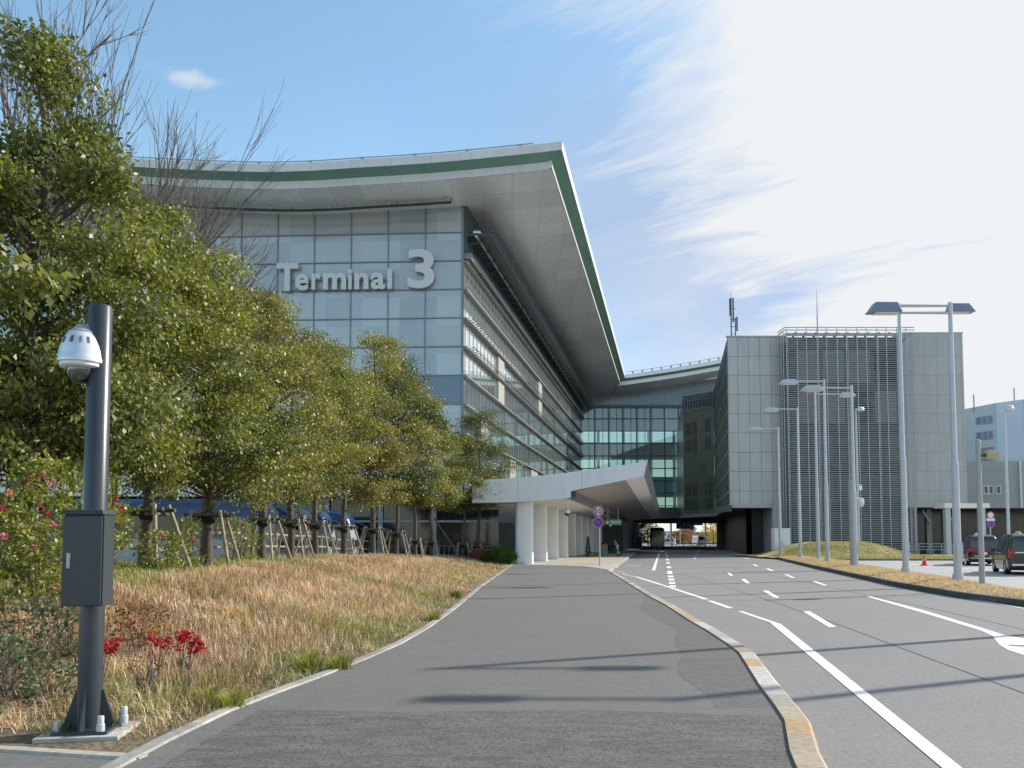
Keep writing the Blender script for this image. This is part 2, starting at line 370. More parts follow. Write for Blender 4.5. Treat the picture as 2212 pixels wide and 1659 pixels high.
_m = NM('coach_livery'); _t = _m.n('ShaderNodeTexCoord'); _sp = _m.n('ShaderNodeSeparateXYZ'); _m.L.new(_t.outputs['Object'], _sp.inputs[0])
M['livery'] = _m.fin(_m.mix(_m.math('GREATER_THAN', _sp.outputs[2], 2.55), (.36, .39, .42), (.012, .045, .13)), .25, 0, .5)
M['card'] = simple('cardboard', (.36, .24, .12), .9)
# ------------------------------------------------------------------ ground, roads, path
def struct(o, label=None): o['kind'] = 'structure'; return o
def sheet(name, pts, z, mat, depth=0):
    mb = MB()
    if depth: mb.prism([Vector((p[0], p[1], z)) for p in pts], (0, 0, -depth))
    else: mb.add([Vector((p[0], p[1], z)) for p in pts], [list(range(len(pts)))])
    o = mb.build(name, mat)
    if not depth and o.data.polygons[0].normal.z < 0: o.data.flip_normals()
    return o
gmb = MB(); gmb.quad((-3000, -60, -.03), (3000, -60, -.03), (3000, 4000, -.03), (-3000, 4000, -.03)); g = gmb.build('ground', M['ground']); g.data.flip_normals() if g.data.polygons[0].normal.z < 0 else None; struct(g)
road = struct(sheet('road', [(-2.8, -8), (60, -8), (70, 40), (80, 130), (110, 600), (40, 600), (12, 130), (2, 55), (3, 20), (-1, 0)], 0, M['road']))
LEFT = [(262, 1659), (370, 1600), (500, 1537), (600, 1498), (700, 1461), (800, 1421), (870, 1390), (930, 1355), (985, 1315), (1040, 1268), (1106, 1221)]
LE = [G(x, y, .12) for x, y in LEFT]; LE = [Vector((-2.75, 1.0, .12)), Vector((-2.6, 4.2, .12))]+LE+[Vector((.1, 49.5, .12))]
RIGHT = [(1792, 1659), (1771.7, 1622), (1751, 1556.5), (1726, 1524.8), (1685.5, 1479.5), (1631, 1409), (1601.7, 1389), (1549.6, 1358), (1509, 1337), (1459, 1307), (1413.7, 1284.7), (1359, 1253), (1319, 1230.6)]
RE = [G(x, y, .14) for x, y in RIGHT]; RE = [Vector((1.2, -2, .14)), Vector((1.75, 3.5, .14))]+RE
TE = [RE[-1], G(1350.5, 1209, .14), G(1379.6, 1187.5, .14)]
d = (TE[2]-TE[1]).normalized(); TE.append(TE[2]+d*90)
def off_poly(pts, w):
    out = []
    for i, p in enumerate(pts):
        d = (pts[min(i+1, len(pts)-1)]-pts[max(i-1, 0)]); d.z = 0; d.normalize(); n = Vector((-d.y, d.x, 0)); out.append(p+n*w)
    return out
REi = off_poly(RE, .2)
path_poly = LE+[Vector((.6, 49.5, .12)), Vector((.9, 47, .12)), Vector((4.0, 44.5, .12))]+list(reversed(REi))+[Vector((-2.75, -2, .12))]
_path = sheet('pavement', path_poly, .12, M['path'], .14); struct(_path)
terr = [Vector((.9, 47.0, 0)), Vector((4.0, 44.5, 0)), TE[0], TE[1], TE[2], TE[3], TE[3]+Vector((-14, 0, 0)), Vector((-6, 55, 0)), Vector((-1.5, 49.6, 0)), Vector((.6, 49.5, 0))]
struct(sheet('terrace_pavement', [(p.x, p.y) for p in terr], .126, M['pave'], .15))
rng = random.Random(3)
def resample_(pts, n):
    ds = [0]
    for a, b in zip(pts[:-1], pts[1:]): ds.append(ds[-1]+(b-a).length)
    out = []
    for k in range(n+1):
        s_ = ds[-1]*k/n; i = 0
        while i < len(pts)-2 and ds[i+1] < s_: i += 1
        out.append(pts[i].lerp(pts[i+1], (s_-ds[i])/max(1e-6, ds[i+1]-ds[i])))
    return out
def kerb(name, pts, w, z, drop, cols, L=.6, side=1, fade=None):
    mb = MB(); 
    for i in range(len(pts)-1):
        a, b = pts[i], pts[i+1]; d = (b-a); d.z = 0; ln = d.length; d.normalize(); n = Vector((-d.y, d.x, 0))*side
        k = max(1, round(ln/L)) if ln < 60 else round(ln/2)
        pa = pts[i-1] if i else a-(b-a); pb = pts[i+2] if i+2 < len(pts) else b+(b-a)
        na = (b-pa); na.z = 0; na = Vector((-na.y, na.x, 0)).normalized()*side; nb = (pb-a); nb.z = 0; nb = Vector((-nb.y, nb.x, 0)).normalized()*side
        for j in range(k):
            t0, t1 = j/k, (j+1)/k-.006/max(ln/k, .05)*.2
            p0, p1 = a.lerp(b, t0), a.lerp(b, t1); n0 = na.lerp(nb, t0).normalized()*w; n1 = na.lerp(nb, t1).normalized()*w
            c = rng.choice(cols); v = rng.uniform(.88, 1.08); mb.col = tuple(x*v for x in c)
            zt = Vector((0, 0, 1))
            def q(p, dz): return Vector((p.x, p.y, z+dz))
            ch = .018
            # top, chamfer, outer face, inner
            mb.add([q(p0+n0*.0, -drop), q(p0, -ch), q(p0+n0*(.12), 0), q(p0+n0, 0), q(p0+n0, -drop), q(p1, -drop), q(p1, -ch), q(p1+n1*.12, 0), q(p1+n1, 0), q(p1+n1, -drop)],
                   [(0, 1, 6, 5), (1, 2, 7, 6), (2, 3, 8, 7), (3, 4, 9, 8), (0, 4, 3, 2, 1), (5, 6, 7, 8, 9)])
    return struct(mb.build(name, M['kerbcol']))
tan = [(.40, .33, .25), (.44, .42, .38), (.36, .33, .29), (.52, .50, .45), (.48, .33, .19), (.40, .38, .35)]
kerb('kerb', RE[:], .2, .14, .15, tan, .62)
kerb('terrace_kerb', TE, .22, .14, .15, [(.50, .48, .44), (.46, .44, .40)], .9)
kerb('path_edging', LE, .12, .135, .05, [(.34, .33, .30), (.38, .36, .32), (.30, .29, .26)], .6)
# side path at the lower left
A0 = G(-250, 1607, .12); A1 = G(300, 1641, .12)
struct(sheet('side_path', [(-9, 2), (A0.x, A0.y), (A1.x+.25, A1.y), (-2.2, 4.6), (-2.2, 2)], .112, M['path'], .12))
kerb('side_path_edging', [A0, A1], .1, .1305, .05, [(.40, .38, .33), (.36, .34, .30)], .6)
# tactile strip
mb = MB(); a = G(1255, 1219, .13); 
a = Vector((2.9, 46.2, .133)); mb.hexa([a, a+Vector((.35, 0, 0)), Vector((4.2+.35, 51.5, .133)), Vector((4.2, 51.5, .133))], [a+Vector((0, 0, .006)), a+Vector((.35, 0, .006)), Vector((4.55, 51.5, .139)), Vector((4.2, 51.5, .139))])
mb.hexa([Vector((4.2, 51.5, .133)), Vector((4.55, 51.5, .133)), Vector((16.0, 108, .133)), Vector((15.65, 108, .133))], [Vector((4.2, 51.5, .139)), Vector((4.55, 51.5, .139)), Vector((16.0, 108, .139)), Vector((15.65, 108, .139))])
struct(mb.build('tactile_paving', M['tactile']))
pr_ = [(-2.45, -2), (1.35, -2)]+[(p.x-.02, p.y) for p in REi[1:] if p.y < 6.6]+[(2.2, 6.72), (.6, 6.95), (-1.0, 6.85), (-2.2, 6.95), (-2.3, 5.4)]
struct(sheet('pavement_patch', pr_, .1213, M['rough']))
bd_ = [(p.x-.03, p.y) for p in REi if 7.0 < p.y < 22]; bi_ = [(x-(.55+.25*math.sin(y*1.3)+.2*math.sin(y*3.1)), y) for x, y in bd_]
rsm = [Vector((x, y, 0)) for x, y in bd_]; rsm = resample_(rsm, 40); inn = [(p.x-max(.05, (.62+.16*math.sin(p.y*.8)+.05*math.sin(p.y*2.3))*min(1, (22-p.y)/6)), p.y) for p in rsm]
struct(sheet('pavement_edge_patch', [(p.x, p.y) for p in rsm]+list(reversed(inn)), .1213, M['rough2']))
# ---- road paint
pm = MB()
def gp(pts, z=.005):
    vs = [G(x, y, 0) for x, y in pts]; pm.add([Vector((v.x, v.y, z)) for v in vs], [list(range(len(vs)))])
def stripe(pts, w, z=.005, mbx=None):
    v = [G(x, y, 0) for x, y in pts]; mbx = mbx or pm
    for a, b in zip(v[:-1], v[1:]):
        d = b-a; d.z = 0; d.normalize(); n = Vector((-d.y, d.x, 0))*w/2; e = d*.02
        mbx.add([Vector((p.x, p.y, z)) for p in (a-n-e, a+n-e, b+n+e, b-n+e)], [(0, 1, 2, 3)])
stripe([(1374, 1246), (1446, 1268.8), (1526, 1295)], .15); stripe([(1533, 1298), (1578, 1314)], .15, .0052); stripe([(1599.5, 1321), (1679, 1348)], .11)
gp([(1664, 1346), (1686, 1348), (2077, 1659), (2120, 1692), (2077, 1692), (2034, 1659)], .0058)
gp([(1734.5, 1321), (1749.8, 1321), (1806.6, 1355), (1790, 1355)])
gp([(1647.1, 1276), (1658.2, 1276), (1684.6, 1291.5), (1672.9, 1291.5)])
gp([(1600.8, 1251), (1609.7, 1251), (1621.3, 1260.5), (1612.4, 1260.5)])
gp([(1570, 1237.4), (1577, 1237.4), (1584.5, 1243.9), (1577, 1243.9)])
gp([(1753.6, 1255.2), (1761.5, 1255.2), (1788.6, 1265.2), (1779.5, 1265.2)])
gp([(1693.4, 1240.8), (1700.4, 1240.8), (1718.4, 1248.3), (1710, 1248.3)])
gp([(1654, 1228.3), (1660.5, 1228.3), (1673, 1233.8), (1665.5, 1233.8)])
gp([(1625.5, 1219), (1630.5, 1219), (1639, 1223.6), (1633, 1223.6)])
gp([(1869, 1288), (1878.8, 1288), (2000, 1320), (2126.9, 1358.6), (2170, 1372.5), (2260, 1388), (2260, 1396), (2178, 1393), (2178, 1396), (2260, 1402), (2260, 1428), (2212, 1415.5), (2177, 1404.4), (2158.8, 1393.3), (2143.5, 1373.9), (2120, 1362.8), (2000, 1326)])
stripe([(2250, 1391.5), (2900, 1492)], .30, .0056); stripe([(2245, 1416), (2900, 1600)], .34, .0056)
stripe([(1906.5, 1260.2), (2003.5, 1278.2), (2212, 1314.3), (2500, 1364)], .13)
stripe([(1411.4, 1232.5), (1424, 1194.5)], .17)
for (y0, y1) in ((1264.6, 1268.6), (1257.6, 1261.6), (1250, 1254.5), (1243.5, 1247.5), (1233.5, 1240.0), (1223.8, 1227.7), (1214.6, 1217.8), (1207.5, 1210.6), (1201.5, 1204), (1197.5, 1199.2), (1194.3, 1195.6), (1192, 1193)):
    xc = 1453.5-(1268-y0)*.20; hw = (y1-1166)*.065+.6; gp([(xc-hw, y0), (xc+hw, y0), (xc+hw+.6, y1), (xc-hw+.6, y1)])
for k in range(9):       # lane dashes receding under the bridge
    Y = 66+k*9.0
    for x0, dx in ((-.9+.245*Y, .245), (3.6+.245*Y, .245)):
        pm.add([Vector((x0, Y, .005)), Vector((x0+.16, Y, .005)), Vector((x0+.16+3*dx, Y+4, .005)), Vector((x0+3*dx, Y+4, .005))], [(0, 1, 2, 3)])
stripe([(1345, 1241), (1374, 1246)], .1)
jm = MB(); stripe([(1475, 1240), (1646, 1292), (1800, 1345), (2000, 1420), (2300, 1530), (2900, 1790)], .018, .0035, jm); stripe([(1560, 1222), (1760, 1262), (2000, 1312), (2300, 1380), (3000, 1540)], .018, .0035, jm); stripe([(1420, 1262), (1800, 1256), (2212, 1250)], .03, .0032, jm); stripe([(1480, 1300), (1900, 1290), (2300, 1282)], .025, .0033, jm)
struct(jm.build('road_joints', M['rubber']))
_p = pm.build('road_markings', M['paint']); struct(_p)
for p in _p.data.polygons:
    if p.normal.z < 0: p.flip()
pm2 = MB(); 
for i in range(7):
    y0 = 1219.5; stripe([(1356+i*4.6, 1219+(i % 2)), (1358+i*4.6, 1223)], .06, .005, pm2)
stripe([(1333, 1233), (1352, 1240)], .12, .005, pm2)
stripe([(1780, 1208), (1740, 1207)], .1, .0046, pm2)
for i in range(24):      # faint diagonal hatching by the kerb
    x = 1790+i*9; y = 1236+i*1.55; stripe([(x, y), (x+13, y-2.6)], .05, .005, pm2)
struct(pm2.build('worn_markings', M['paint2']))
# ---- median with kerb, second road
KB = [(1640, 1197), (1672, 1205.5), (1695.7, 1212.2), (1765, 1229.1), (1820.5, 1241.6), (1876, 1254), (1931.4, 1266.6), (2000.7, 1279), (2070, 1291.2), (2153.3, 1302.6), (2212, 1310.6), (2500, 1351)]
KP = [G(x, y, 0) for x, y in KB]
FB = [(2600, 1330), (2212, 1279), (2110, 1258), (1990, 1240), (1870, 1222), (1800, 1209), (1740, 1203.5)]
FP = [G(x, y, .15) for x, y in FB]
KPi = off_poly(KP, -.17)
mpoly = [(p.x, p.y) for p in KP[:]]+[(p.x, p.y) for p in FP]
med = MB()
nk = len(KP)
strip_n = 26
import bisect
def resample(pts, n):
    ds = [0]
    for a, b in zip(pts[:-1], pts[1:]): ds.append(ds[-1]+(b-a).length)
    out = []
    for k in range(n+1):
        s = ds[-1]*k/n; i = min(len(pts)-2, max(0, bisect.bisect_right(ds, s)-1)); t = (s-ds[i])/max(1e-6, ds[i+1]-ds[i]); out.append(pts[i].lerp(pts[i+1], t))
    return out
KR = off_poly(KP, .13); aa = [Vector((p.x, p.y, .15)) for p in reversed(KR)]; 
A_ = resample(aa, 40); B_ = resample([Vector((p.x, p.y, .12)) for p in FP], 40); grid = []
for i in range(41):
    a, b = A_[i], B_[i]
    for j in range(9):
        t = j/8; p = a.lerp(b, t); p.z = .14+.10*math.sin(math.pi*t)*(1+.4*math.sin(i*1.7+j)); grid.append(p)
med.add(grid, [(i*9+j, i*9+j+1, (i+1)*9+j+1, (i+1)*9+j) for i in range(40) for j in range(8)])
_o = med.build('median_turf', M['turf'], smooth=True); struct(_o)
if _o.data.polygons[0].normal.z < 0: _o.data.flip_normals()
kerb('median_kerb', [Vector((p.x, p.y, .16)) for p in KP], .16, .16, .17, [(.10, .105, .10), (.085, .09, .09), (.12, .12, .115)], 1.0, side=1)
sec = [(p.x, p.y) for p in FP]+[G(1700, 1203, 0).xy[:], (27, 75), (70, 75), (110, 90), (110, 20), (60, 10)]
_s = sheet('second_road', [tuple(x) for x in sec], .008, M['lot2']); struct(_s)
pm3 = MB()
stripe([(2190, 1222), (1925, 1208), (1900, 1206)], .14, .013, pm3); stripe([(2100, 1231), (2010, 1225), (1935, 1214)], .14, .013, pm3); stripe([(2380, 1226), (2100, 1216), (2010, 1212)], .14, .013, pm3)
struct(pm3.build('second_road_markings', M['paint']))
def turf_blades(name, P3, hmin, hmax, wid, c0, c1, label):
    N = len(P3); h = nrm_.uniform(hmin, hmax, N); az = nrm_.uniform(0, 6.28, N); lx, ly = np.cos(az)*wid, np.sin(az)*wid; bx, by = np.sin(az*3)*h*.8, np.cos(az*2)*h*.8
    V = np.stack([P3+np.stack([-lx, -ly, 0*h-.01], 1), P3+np.stack([lx, ly, 0*h-.01], 1), P3+np.stack([bx, by, h], 1)], 1).reshape(-1, 3)
    r_ = nrm_.random(N)[:, None]; c = np.array(c0)*(1-r_)+np.array(c1)*r_; c = c*nrm_.uniform(.7, 1.2, (N, 1))
    o = np_mesh(name, V, None, np.arange(N*3).reshape(-1, 3), np.repeat(c, 3, axis=0), M['grass']); tag(o, label, 'grass', kind='stuff')
nrm_ = np.random.default_rng(12); Nn = 46000; ii = nrm_.random(Nn)**.8*39.9; ii = 39.9-ii if (A_[0].y > A_[-1].y) else ii; tt = nrm_.random(Nn)
AA = np.array([tuple(p) for p in A_]); BB = np.array([tuple(p) for p in B_]); i0 = ii.astype(int); f_ = (ii-i0)[:, None]; pa_ = AA[i0]*(1-f_)+AA[i0+1]*f_; pb_ = BB[i0]*(1-f_)+BB[i0+1]*f_; P3 = pa_*(1-tt[:, None])+pb_*tt[:, None]; P3[:, 2] = .14+.10*np.sin(np.pi*tt)
turf_blades('median_grass', P3, .04, .11, .012, (.60, .47, .36), (.48, .35, .25), 'short pinkish dry turf covering the kerbed median')
# grass mound in front of the louvred tower
mm = MB(); nx, ny = 60, 24; X0, X1, Y0, Y1 = 21.5, 48, 60.5, 79
vs = []
def ss(x, a, b): t = max(0, min(1, (x-a)/(b-a))); return t*t*(3-2*t)
for j in range(ny+1):
    for i in range(nx+1):
        x = X0+(X1-X0)*i/nx; y = Y0+(Y1-Y0)*j/ny
        h = 1.25*ss(x, 22.3, 27.2)*(1-ss(x, 29.2, 34.5))*ss(y, 61, 66)*(1-ss(y, 73, 78)) + .12*ss(y, 60.5, 61)
        vs.append((x, y, h+.015+.02*math.sin(x*3)*math.sin(y*2)))
mm.add(vs, [(j*(nx+1)+i, j*(nx+1)+i+1, (j+1)*(nx+1)+i+1, (j+1)*(nx+1)+i) for j in range(ny) for i in range(nx)])
_m = NM('mound_turf'); _c = _m.mix(_m.ramp(_m.noise(.45, 5), .42, .6), _m.mix(_m.ramp(_m.noise(9, 5), .3, .7), (.34, .26, .12), (.46, .37, .19)), (.24, .24, .07)); M['mound'] = _m.fin(_c, .95)
struct(mm.build('grass_mound', M['mound'], smooth=True))
xm = nrm_.uniform(22.5, 46, 26000); ym = nrm_.uniform(60.8, 70, 26000)
def nss(x, a, b): t = np.clip((x-a)/(b-a), 0, 1); return t*t*(3-2*t)
zm = 1.25*nss(xm, 22.3, 27.2)*(1-nss(xm, 29.2, 34.5))*nss(ym, 61, 66)*(1-nss(ym, 73, 78))+.12*nss(ym, 60.5, 61)+.02
turf_blades('mound_grass', np.stack([xm, ym, zm], 1), .05, .12, .03, (.42, .34, .17), (.27, .27, .09), 'short tan and olive turf on the mound before the louvred tower')
kerb('mound_kerb', [Vector((49, 60.6, 0)), Vector((34, 60.3, 0)), Vector((27, 60.4, 0)), Vector((23.0, 62.6, 0))], .15, .15, .15, [(.22, .22, .2), (.18, .18, .17)], 1.0, side=1)
# ------------------------------------------------------------------ grass bank
def edge_x(y):
    for a, b in zip(LE[:-1], LE[1:]):
        if a.y <= y <= b.y: return a.x+(b.x-a.x)*(y-a.y)/(b.y-a.y)
    return LE[-1].x
def sst(x, a, b):
    t = np.clip((x-a)/(b-a), 0, 1); return t*t*(3-2*t)
EY = np.array([p.y for p in LE]); EX = np.array([p.x for p in LE])
def bank(x, y):
    x = np.asarray(x, float); y = np.asarray(y, float); d = np.interp(y, EY, EX)-.1-x
    h = .10+.76*sst(d, -.3, 5.2)*sst(y, 5.7, 12.5)*(1-.45*sst(y, 28, 50))*sst(x, -13.5, -10.5)
    h = h+.03*np.sin(x*1.9+y*.7)*sst(d, .3, 2)+.02*np.sin(x*4.1-y*2.3)*sst(d, .3, 2)
    return h
nx, ny = 90, 150; V = []
for j in range(ny+1):
    y = 5.6+(52-5.6)*(j/ny)**1.5
    if y < 6.1: y = 5.6+(6.1-5.6)*0+ (y-5.6)
    ex = float(np.interp(y, EY, EX))-.1
    for i in range(nx+1):
        x = ex-(i/nx)**1.3*20; V.append((x, y, float(bank(x, y))))
bm_ = MB(); bm_.add(V, [(j*(nx+1)+i, j*(nx+1)+i+1, (j+1)*(nx+1)+i+1, (j+1)*(nx+1)+i) for j in range(ny) for i in range(nx)])
_o = bm_.build('grass_bank', M['soil'], smooth=True); struct(_o)
if _o.data.polygons[10].normal.z < 0: _o.data.flip_normals()
struct(sheet('bus_lot', [(-60, 12), (-12.3, 12), (-12.3, 40), (-8, 52), (-4, 60), (-60, 60)], -.01, M['lot']))
# blades
nr = np.random.default_rng(5)
def lumps(x, y, s, ph=0): return (np.sin(x*s+ph)+np.sin(y*s*1.13+1.7*ph+x*s*.4)+np.sin((x+y)*s*.73+2.1*ph)+np.sin((x-y)*s*1.9+ph*3)*.6)/3.6
def blades(N, xs, ys, hmin, hmax, wid, bendy=.6):
    z = bank(xs, ys); h = nr.uniform(hmin, hmax, N)*(1+.5*lumps(xs, ys, 1.9, 1)+.35*lumps(xs, ys, 6.3, 2)); az = 3.0*lumps(xs, ys, 2.3, 4.0)+nr.normal(0, 1.3, N); w = wid*(.6+.8*nr.random(N))*(1+ys/26)
    lx = np.cos(az); ly = np.sin(az); bx, by = -ly*h, lx*h; bd = nr.uniform(.1, bendy, N)
    b0 = np.stack([xs-lx*w, ys-ly*w, z-.02], 1); b1 = np.stack([xs+lx*w, ys+ly*w, z-.02], 1)
    mx = xs+bx*bd*.35; my = ys+by*bd*.35; mz = z+h*.6
    m0 = np.stack([mx-lx*w*.7, my-ly*w*.7, mz], 1); m1 = np.stack([mx+lx*w*.7, my+ly*w*.7, mz], 1)
    tp = np.stack([xs+bx*bd*1.25, ys+by*bd*1.25, z+h*(1-.35*bd)], 1)
    Vv = np.stack([b0, b1, m0, m1, tp], 1).reshape(-1, 3); base = np.arange(N)*5
    q = np.stack([base, base+1, base+3, base+2], 1); t = np.stack([base+2, base+3, base+4], 1)
    return Vv, q, t
def grass_cols(N, xs, ys):
    g = lumps(xs, ys, .8, 2.0)+.5*lumps(xs, ys, 2.7, .4)+nr.normal(0, .35, N)
    ex = np.interp(ys, EY, EX); d = ex-xs
    g = g+.55*(1-sst(d, .6, 3.0))*(1-sst(ys, 12, 20))-.15 + .8*sst(d, 4.6, 5.6)*(1-sst(ys, 24, 34))
    straw = np.array([.70, .50, .36]); pink = np.array([.62, .34, .25]); pale = np.array([.86, .76, .58]); gr = np.array([.26, .30, .08]); ol = np.array([.40, .38, .14])
    r = nr.random(N)[:, None]; r2 = nr.random(N)[:, None]
    rz = sst(lumps(xs, ys, .55, 5.5)+nr.normal(0, .25, N), -.2, .5)[:, None]; c = straw*(1-r)+pink*r; c = c*(1-.45*rz)+np.array([.52, .23, .16])*.45*rz; c = np.where(r2 < .2, pale, c); c = np.where(r2 > .93, pink*.35, c)
    gg = sst(g, .12, .65)[:, None]; c = c*(1-gg)+(gr*r+ol*(1-r))*gg
    sp_ = (nr.random(N) < .07)[:, None]; c = np.where(sp_, np.array([.90, .82, .66]), c); dk = (nr.random(N) < .10)[:, None]; c = np.where(dk, np.array([.16, .10, .06]), c)
    return np.repeat(c*(nr.uniform(.62, 1.2, N)*(1+.22*lumps(xs, ys, 3.1, 2.2)))[:, None], 5, axis=0)
Ng = 210000
yy = 6.0*(50/6.0)**(nr.random(Ng)**1.05)                     # denser close by
ex = np.interp(yy, EY, EX); dd = .12+nr.random(Ng)**.85*np.minimum(9.5, 3.2+yy*.55)
xx = ex-dd
gap = lumps(xx, yy, 5.2, 1.3)+.6*lumps(xx, yy, 11, .2); keep = (nr.random(Ng) < np.where(gap > .55, .25, 1.0)) & (nr.random(Ng) < np.where((yy < 8.2) & (xx < -2.6), .55, 1.0)) & ~((np.abs(xx+3.33) < .42) & (np.abs(yy-6.15) < .5))
bare = (lumps(xx, yy, 1.4, .6) > .25) & (yy < 9.5) & (xx < -3.7); keep &= ~(bare & (nr.random(Ng) < .8))
# keep to what the view could see, plus a margin
keep &= (xx > -1.05*yy*.72-1.5)
xx, yy = xx[keep], yy[keep]; Ng = len(xx)
edge = sst(np.interp(yy, EY, EX)-xx, 0, .9)
Vv, q, t = blades(Ng, xx, yy, .07, .25, .0030, 1.25); 
hz = np.repeat(.35+.65*edge*sst(yy, 5.8, 8.0), 5); zb = np.repeat(bank(xx, yy), 5); Vv[:, 2] = zb+(Vv[:, 2]-zb)*hz
o = np_mesh('dry_grass', Vv, q, t, grass_cols(Ng, xx, yy), M['grass']); tag(o, 'knee-high straw and pink dry grass covering the bank beside the path', 'grass', kind='stuff')
# ------------------------------------------------------------------ terminal
term = empty('airport_terminal', (0, 70, 0), 'long glass terminal building with wave shaped overhanging white and green roof', 'building')
def tb(mb, name, mat, **k):
    o = mb.build(name, mat, None, **k); o.parent = term; o.matrix_parent_inverse = Matrix.Translation((0, -70, 0)); KIDS.setdefault(term.name, []).append(o); return o
SL = .2                                   # plan drift of the side direction
def T(x, t, z): return Vector((x+SL*t, 63.2-.05*(x-4.05)+t, z))
XT = 4.05; XW = -5.7; TW = 6.3; LEN = 101.0
PX = [(-520, 318), (-300, 322), (-100, 328), (60, 333), (233, 339), (340, 345.5), (437, 350), (520, 352.8), (590, 353.7), (680, 350.5), (765, 344.5), (850, 339.5), (927, 334.2), (1025, 325.5), (1123, 315.5), (1170, 310.5), (1215, 305)]
ST = []
for px, py in PX:
    p = P(px, py, 63.2)
    for _ in range(3): p = P(px, py, 63.2-.05*(p.x-4.05))
    ST.append((p.x, p.z))
XT = ST[-1][0]
def prof(x):
    if x <= ST[0][0]: return ST[0][1]
    for (a, za), (b, zb) in zip(ST[:-1], ST[1:]):
        if a <= x <= b: return za+(zb-za)*(x-a)/(b-a)
    return ST[-1][1]
xs_f = [ST[0][0]]
while xs_f[-1] < XT-2.4: xs_f.append(xs_f[-1]+1.1)
L2 = 92.0
def ring(o, dz, rail=0):
    pts = [T(x, o, prof(x)+dz) for x in xs_f]; pts.append(T(XT-o, o, prof(XT)+dz))
    n = 30
    for k in range(1, n+1): pts.append(T(XT-o, o+(L2-o)*k/n, prof(XT)+dz))
    return pts
def strip(ra, rb):
    mb = MB()
    for i in range(len(ra)-1): mb.quad(ra[i], ra[i+1], rb[i+1], rb[i])
    return mb
def thick_strip(ra, rb, d=.12):
    mb = MB(); n = len(ra)
    for i in range(n-1):
        mb.quad(ra[i], ra[i+1], rb[i+1], rb[i])
    return mb
r0, r1, r2, r3 = ring(0, 0), ring(.06, -.68), ring(1.05, -1.05), ring(1.0, -1.72)
r1b = ring(.10, -.70)
fa = thick_strip(r0, r1); 
tb(fa, 'fascia', joints('fascia_panels', (.62, .63, .62), (.40, .42, .42), 3.35, 40, .03, .0, 'x', var=.03, rough=.4))
tb(strip(r1, r2), 'green_band', M['green'])
tb(strip(ring(1.05, -1.05), ring(1.02, -1.72)), 'soffit_lip', M['fascia2'] if 'fascia2' in M else joints('lip_panels', (.58, .58, .57), (.40, .41, .41), 3.35, 40, .03, .0, 'x', var=.03, rough=.4))
top = MB(); sof = MB()
xs_r = xs_f+[XT]
TT = [0, 1.05, 3, 6.3, 12, 20, 30, 40, 52, 64, 78, L2, 103]
for i in range(len(xs_r)-1):
    for j in range(len(TT)-1):
        a, b = xs_r[i], xs_r[i+1]
        top.quad(T(a, TT[j], prof(a)), T(b, TT[j], prof(b)), T(b, TT[j+1], prof(b)), T(a, TT[j+1], prof(a)))
        if j >= 1:
            b2 = min(b, XT-1.05); a2 = min(a, XT-1.05)
            if b2 > a2: sof.quad(T(a2, TT[j], prof(a2)-1.72), T(b2, TT[j], prof(b2)-1.72), T(b2, TT[j+1], prof(b2)-1.72), T(a2, TT[j+1], prof(a2)-1.72))
tb(top, 'roof', M['grey_metal']); tb(sof, 'soffit', M['soffit'])
# roof rail
rl = MB()
for i in range(0, len(xs_f)-2):
    a, b = T(xs_f[i], .35, prof(xs_f[i])+.30), T(xs_f[i+1], .35, prof(xs_f[i+1])+.30); rl.tube([a, b], .045, 6)
    if i % 4 == 0: rl.box(a.x-.16, a.x+.16, a.y-.1, a.y+.1, a.z-.32, a.z+.02)
tb(rl, 'roof_rail', M['grey_metal'])
# front glass wall, cut along the roof wave
LV = [29.42-2.615*k for k in range(0, 13)]
wx = [XW-3.4*k for k in range(0, 22)]
fg = MB()
rp_ = random.Random(9)
for a, b in zip(wx[1:], wx[:-1]):
    zl = [0]+sorted(z for z in LV if z > 1)
    for z0_, z1_ in zip(zl, zl[1:]+[None]):
        e = [rp_.uniform(-.016, .016) for _ in range(4)]
        za_, zb_ = (z1_, z1_) if z1_ else (prof(a)-1.6, prof(b)-1.6)
        fg.quad(T(a, TW+e[0], z0_), T(b, TW+e[1], z0_), T(b, TW+e[2], zb_), T(a, TW+e[3], za_))
tb(fg, 'front_glazing', M['gfront'])
fm = MB()
for x in wx:
    fm.bar(T(x, TW-.05, 6.5), T(x, TW-.05, prof(x)-1.75), .07 if x != XW else .22, .10, up=(0, 1, 0))
for z in LV[:10]:
    fm.bar(T(wx[-1], TW-.06, z), T(XW+.05, TW-.06, z), .10, .09)
tb(fm, 'mullion_grid', M['mullion'])
sp_ = MB(); sp_.hexa([T(XW-3.35, TW-.12, LV[5]-2.5), T(XW-.15, TW-.12, LV[5]-2.5), T(XW-.15, TW-.03, LV[5]-2.5), T(XW-3.35, TW-.03, LV[5]-2.5)], [T(XW-3.35, TW-.12, LV[5]-.08), T(XW-.15, TW-.12, LV[5]-.08), T(XW-.15, TW-.03, LV[5]-.08), T(XW-3.35, TW-.03, LV[5]-.08)])
sp_.hexa([T(XW-10, TW-.12, LV[5]-2.5), T(XW-3.5, TW-.12, LV[5]-2.5), T(XW-3.5, TW-.03, LV[5]-2.5), T(XW-10, TW-.03, LV[5]-2.5)], [T(XW-10, TW-.12, LV[5]-.08), T(XW-3.5, TW-.12, LV[5]-.08), T(XW-3.5, TW-.03, LV[5]-.08), T(XW-10, TW-.03, LV[5]-.08)])
tb(sp_, 'spandrel', M['gblue'])
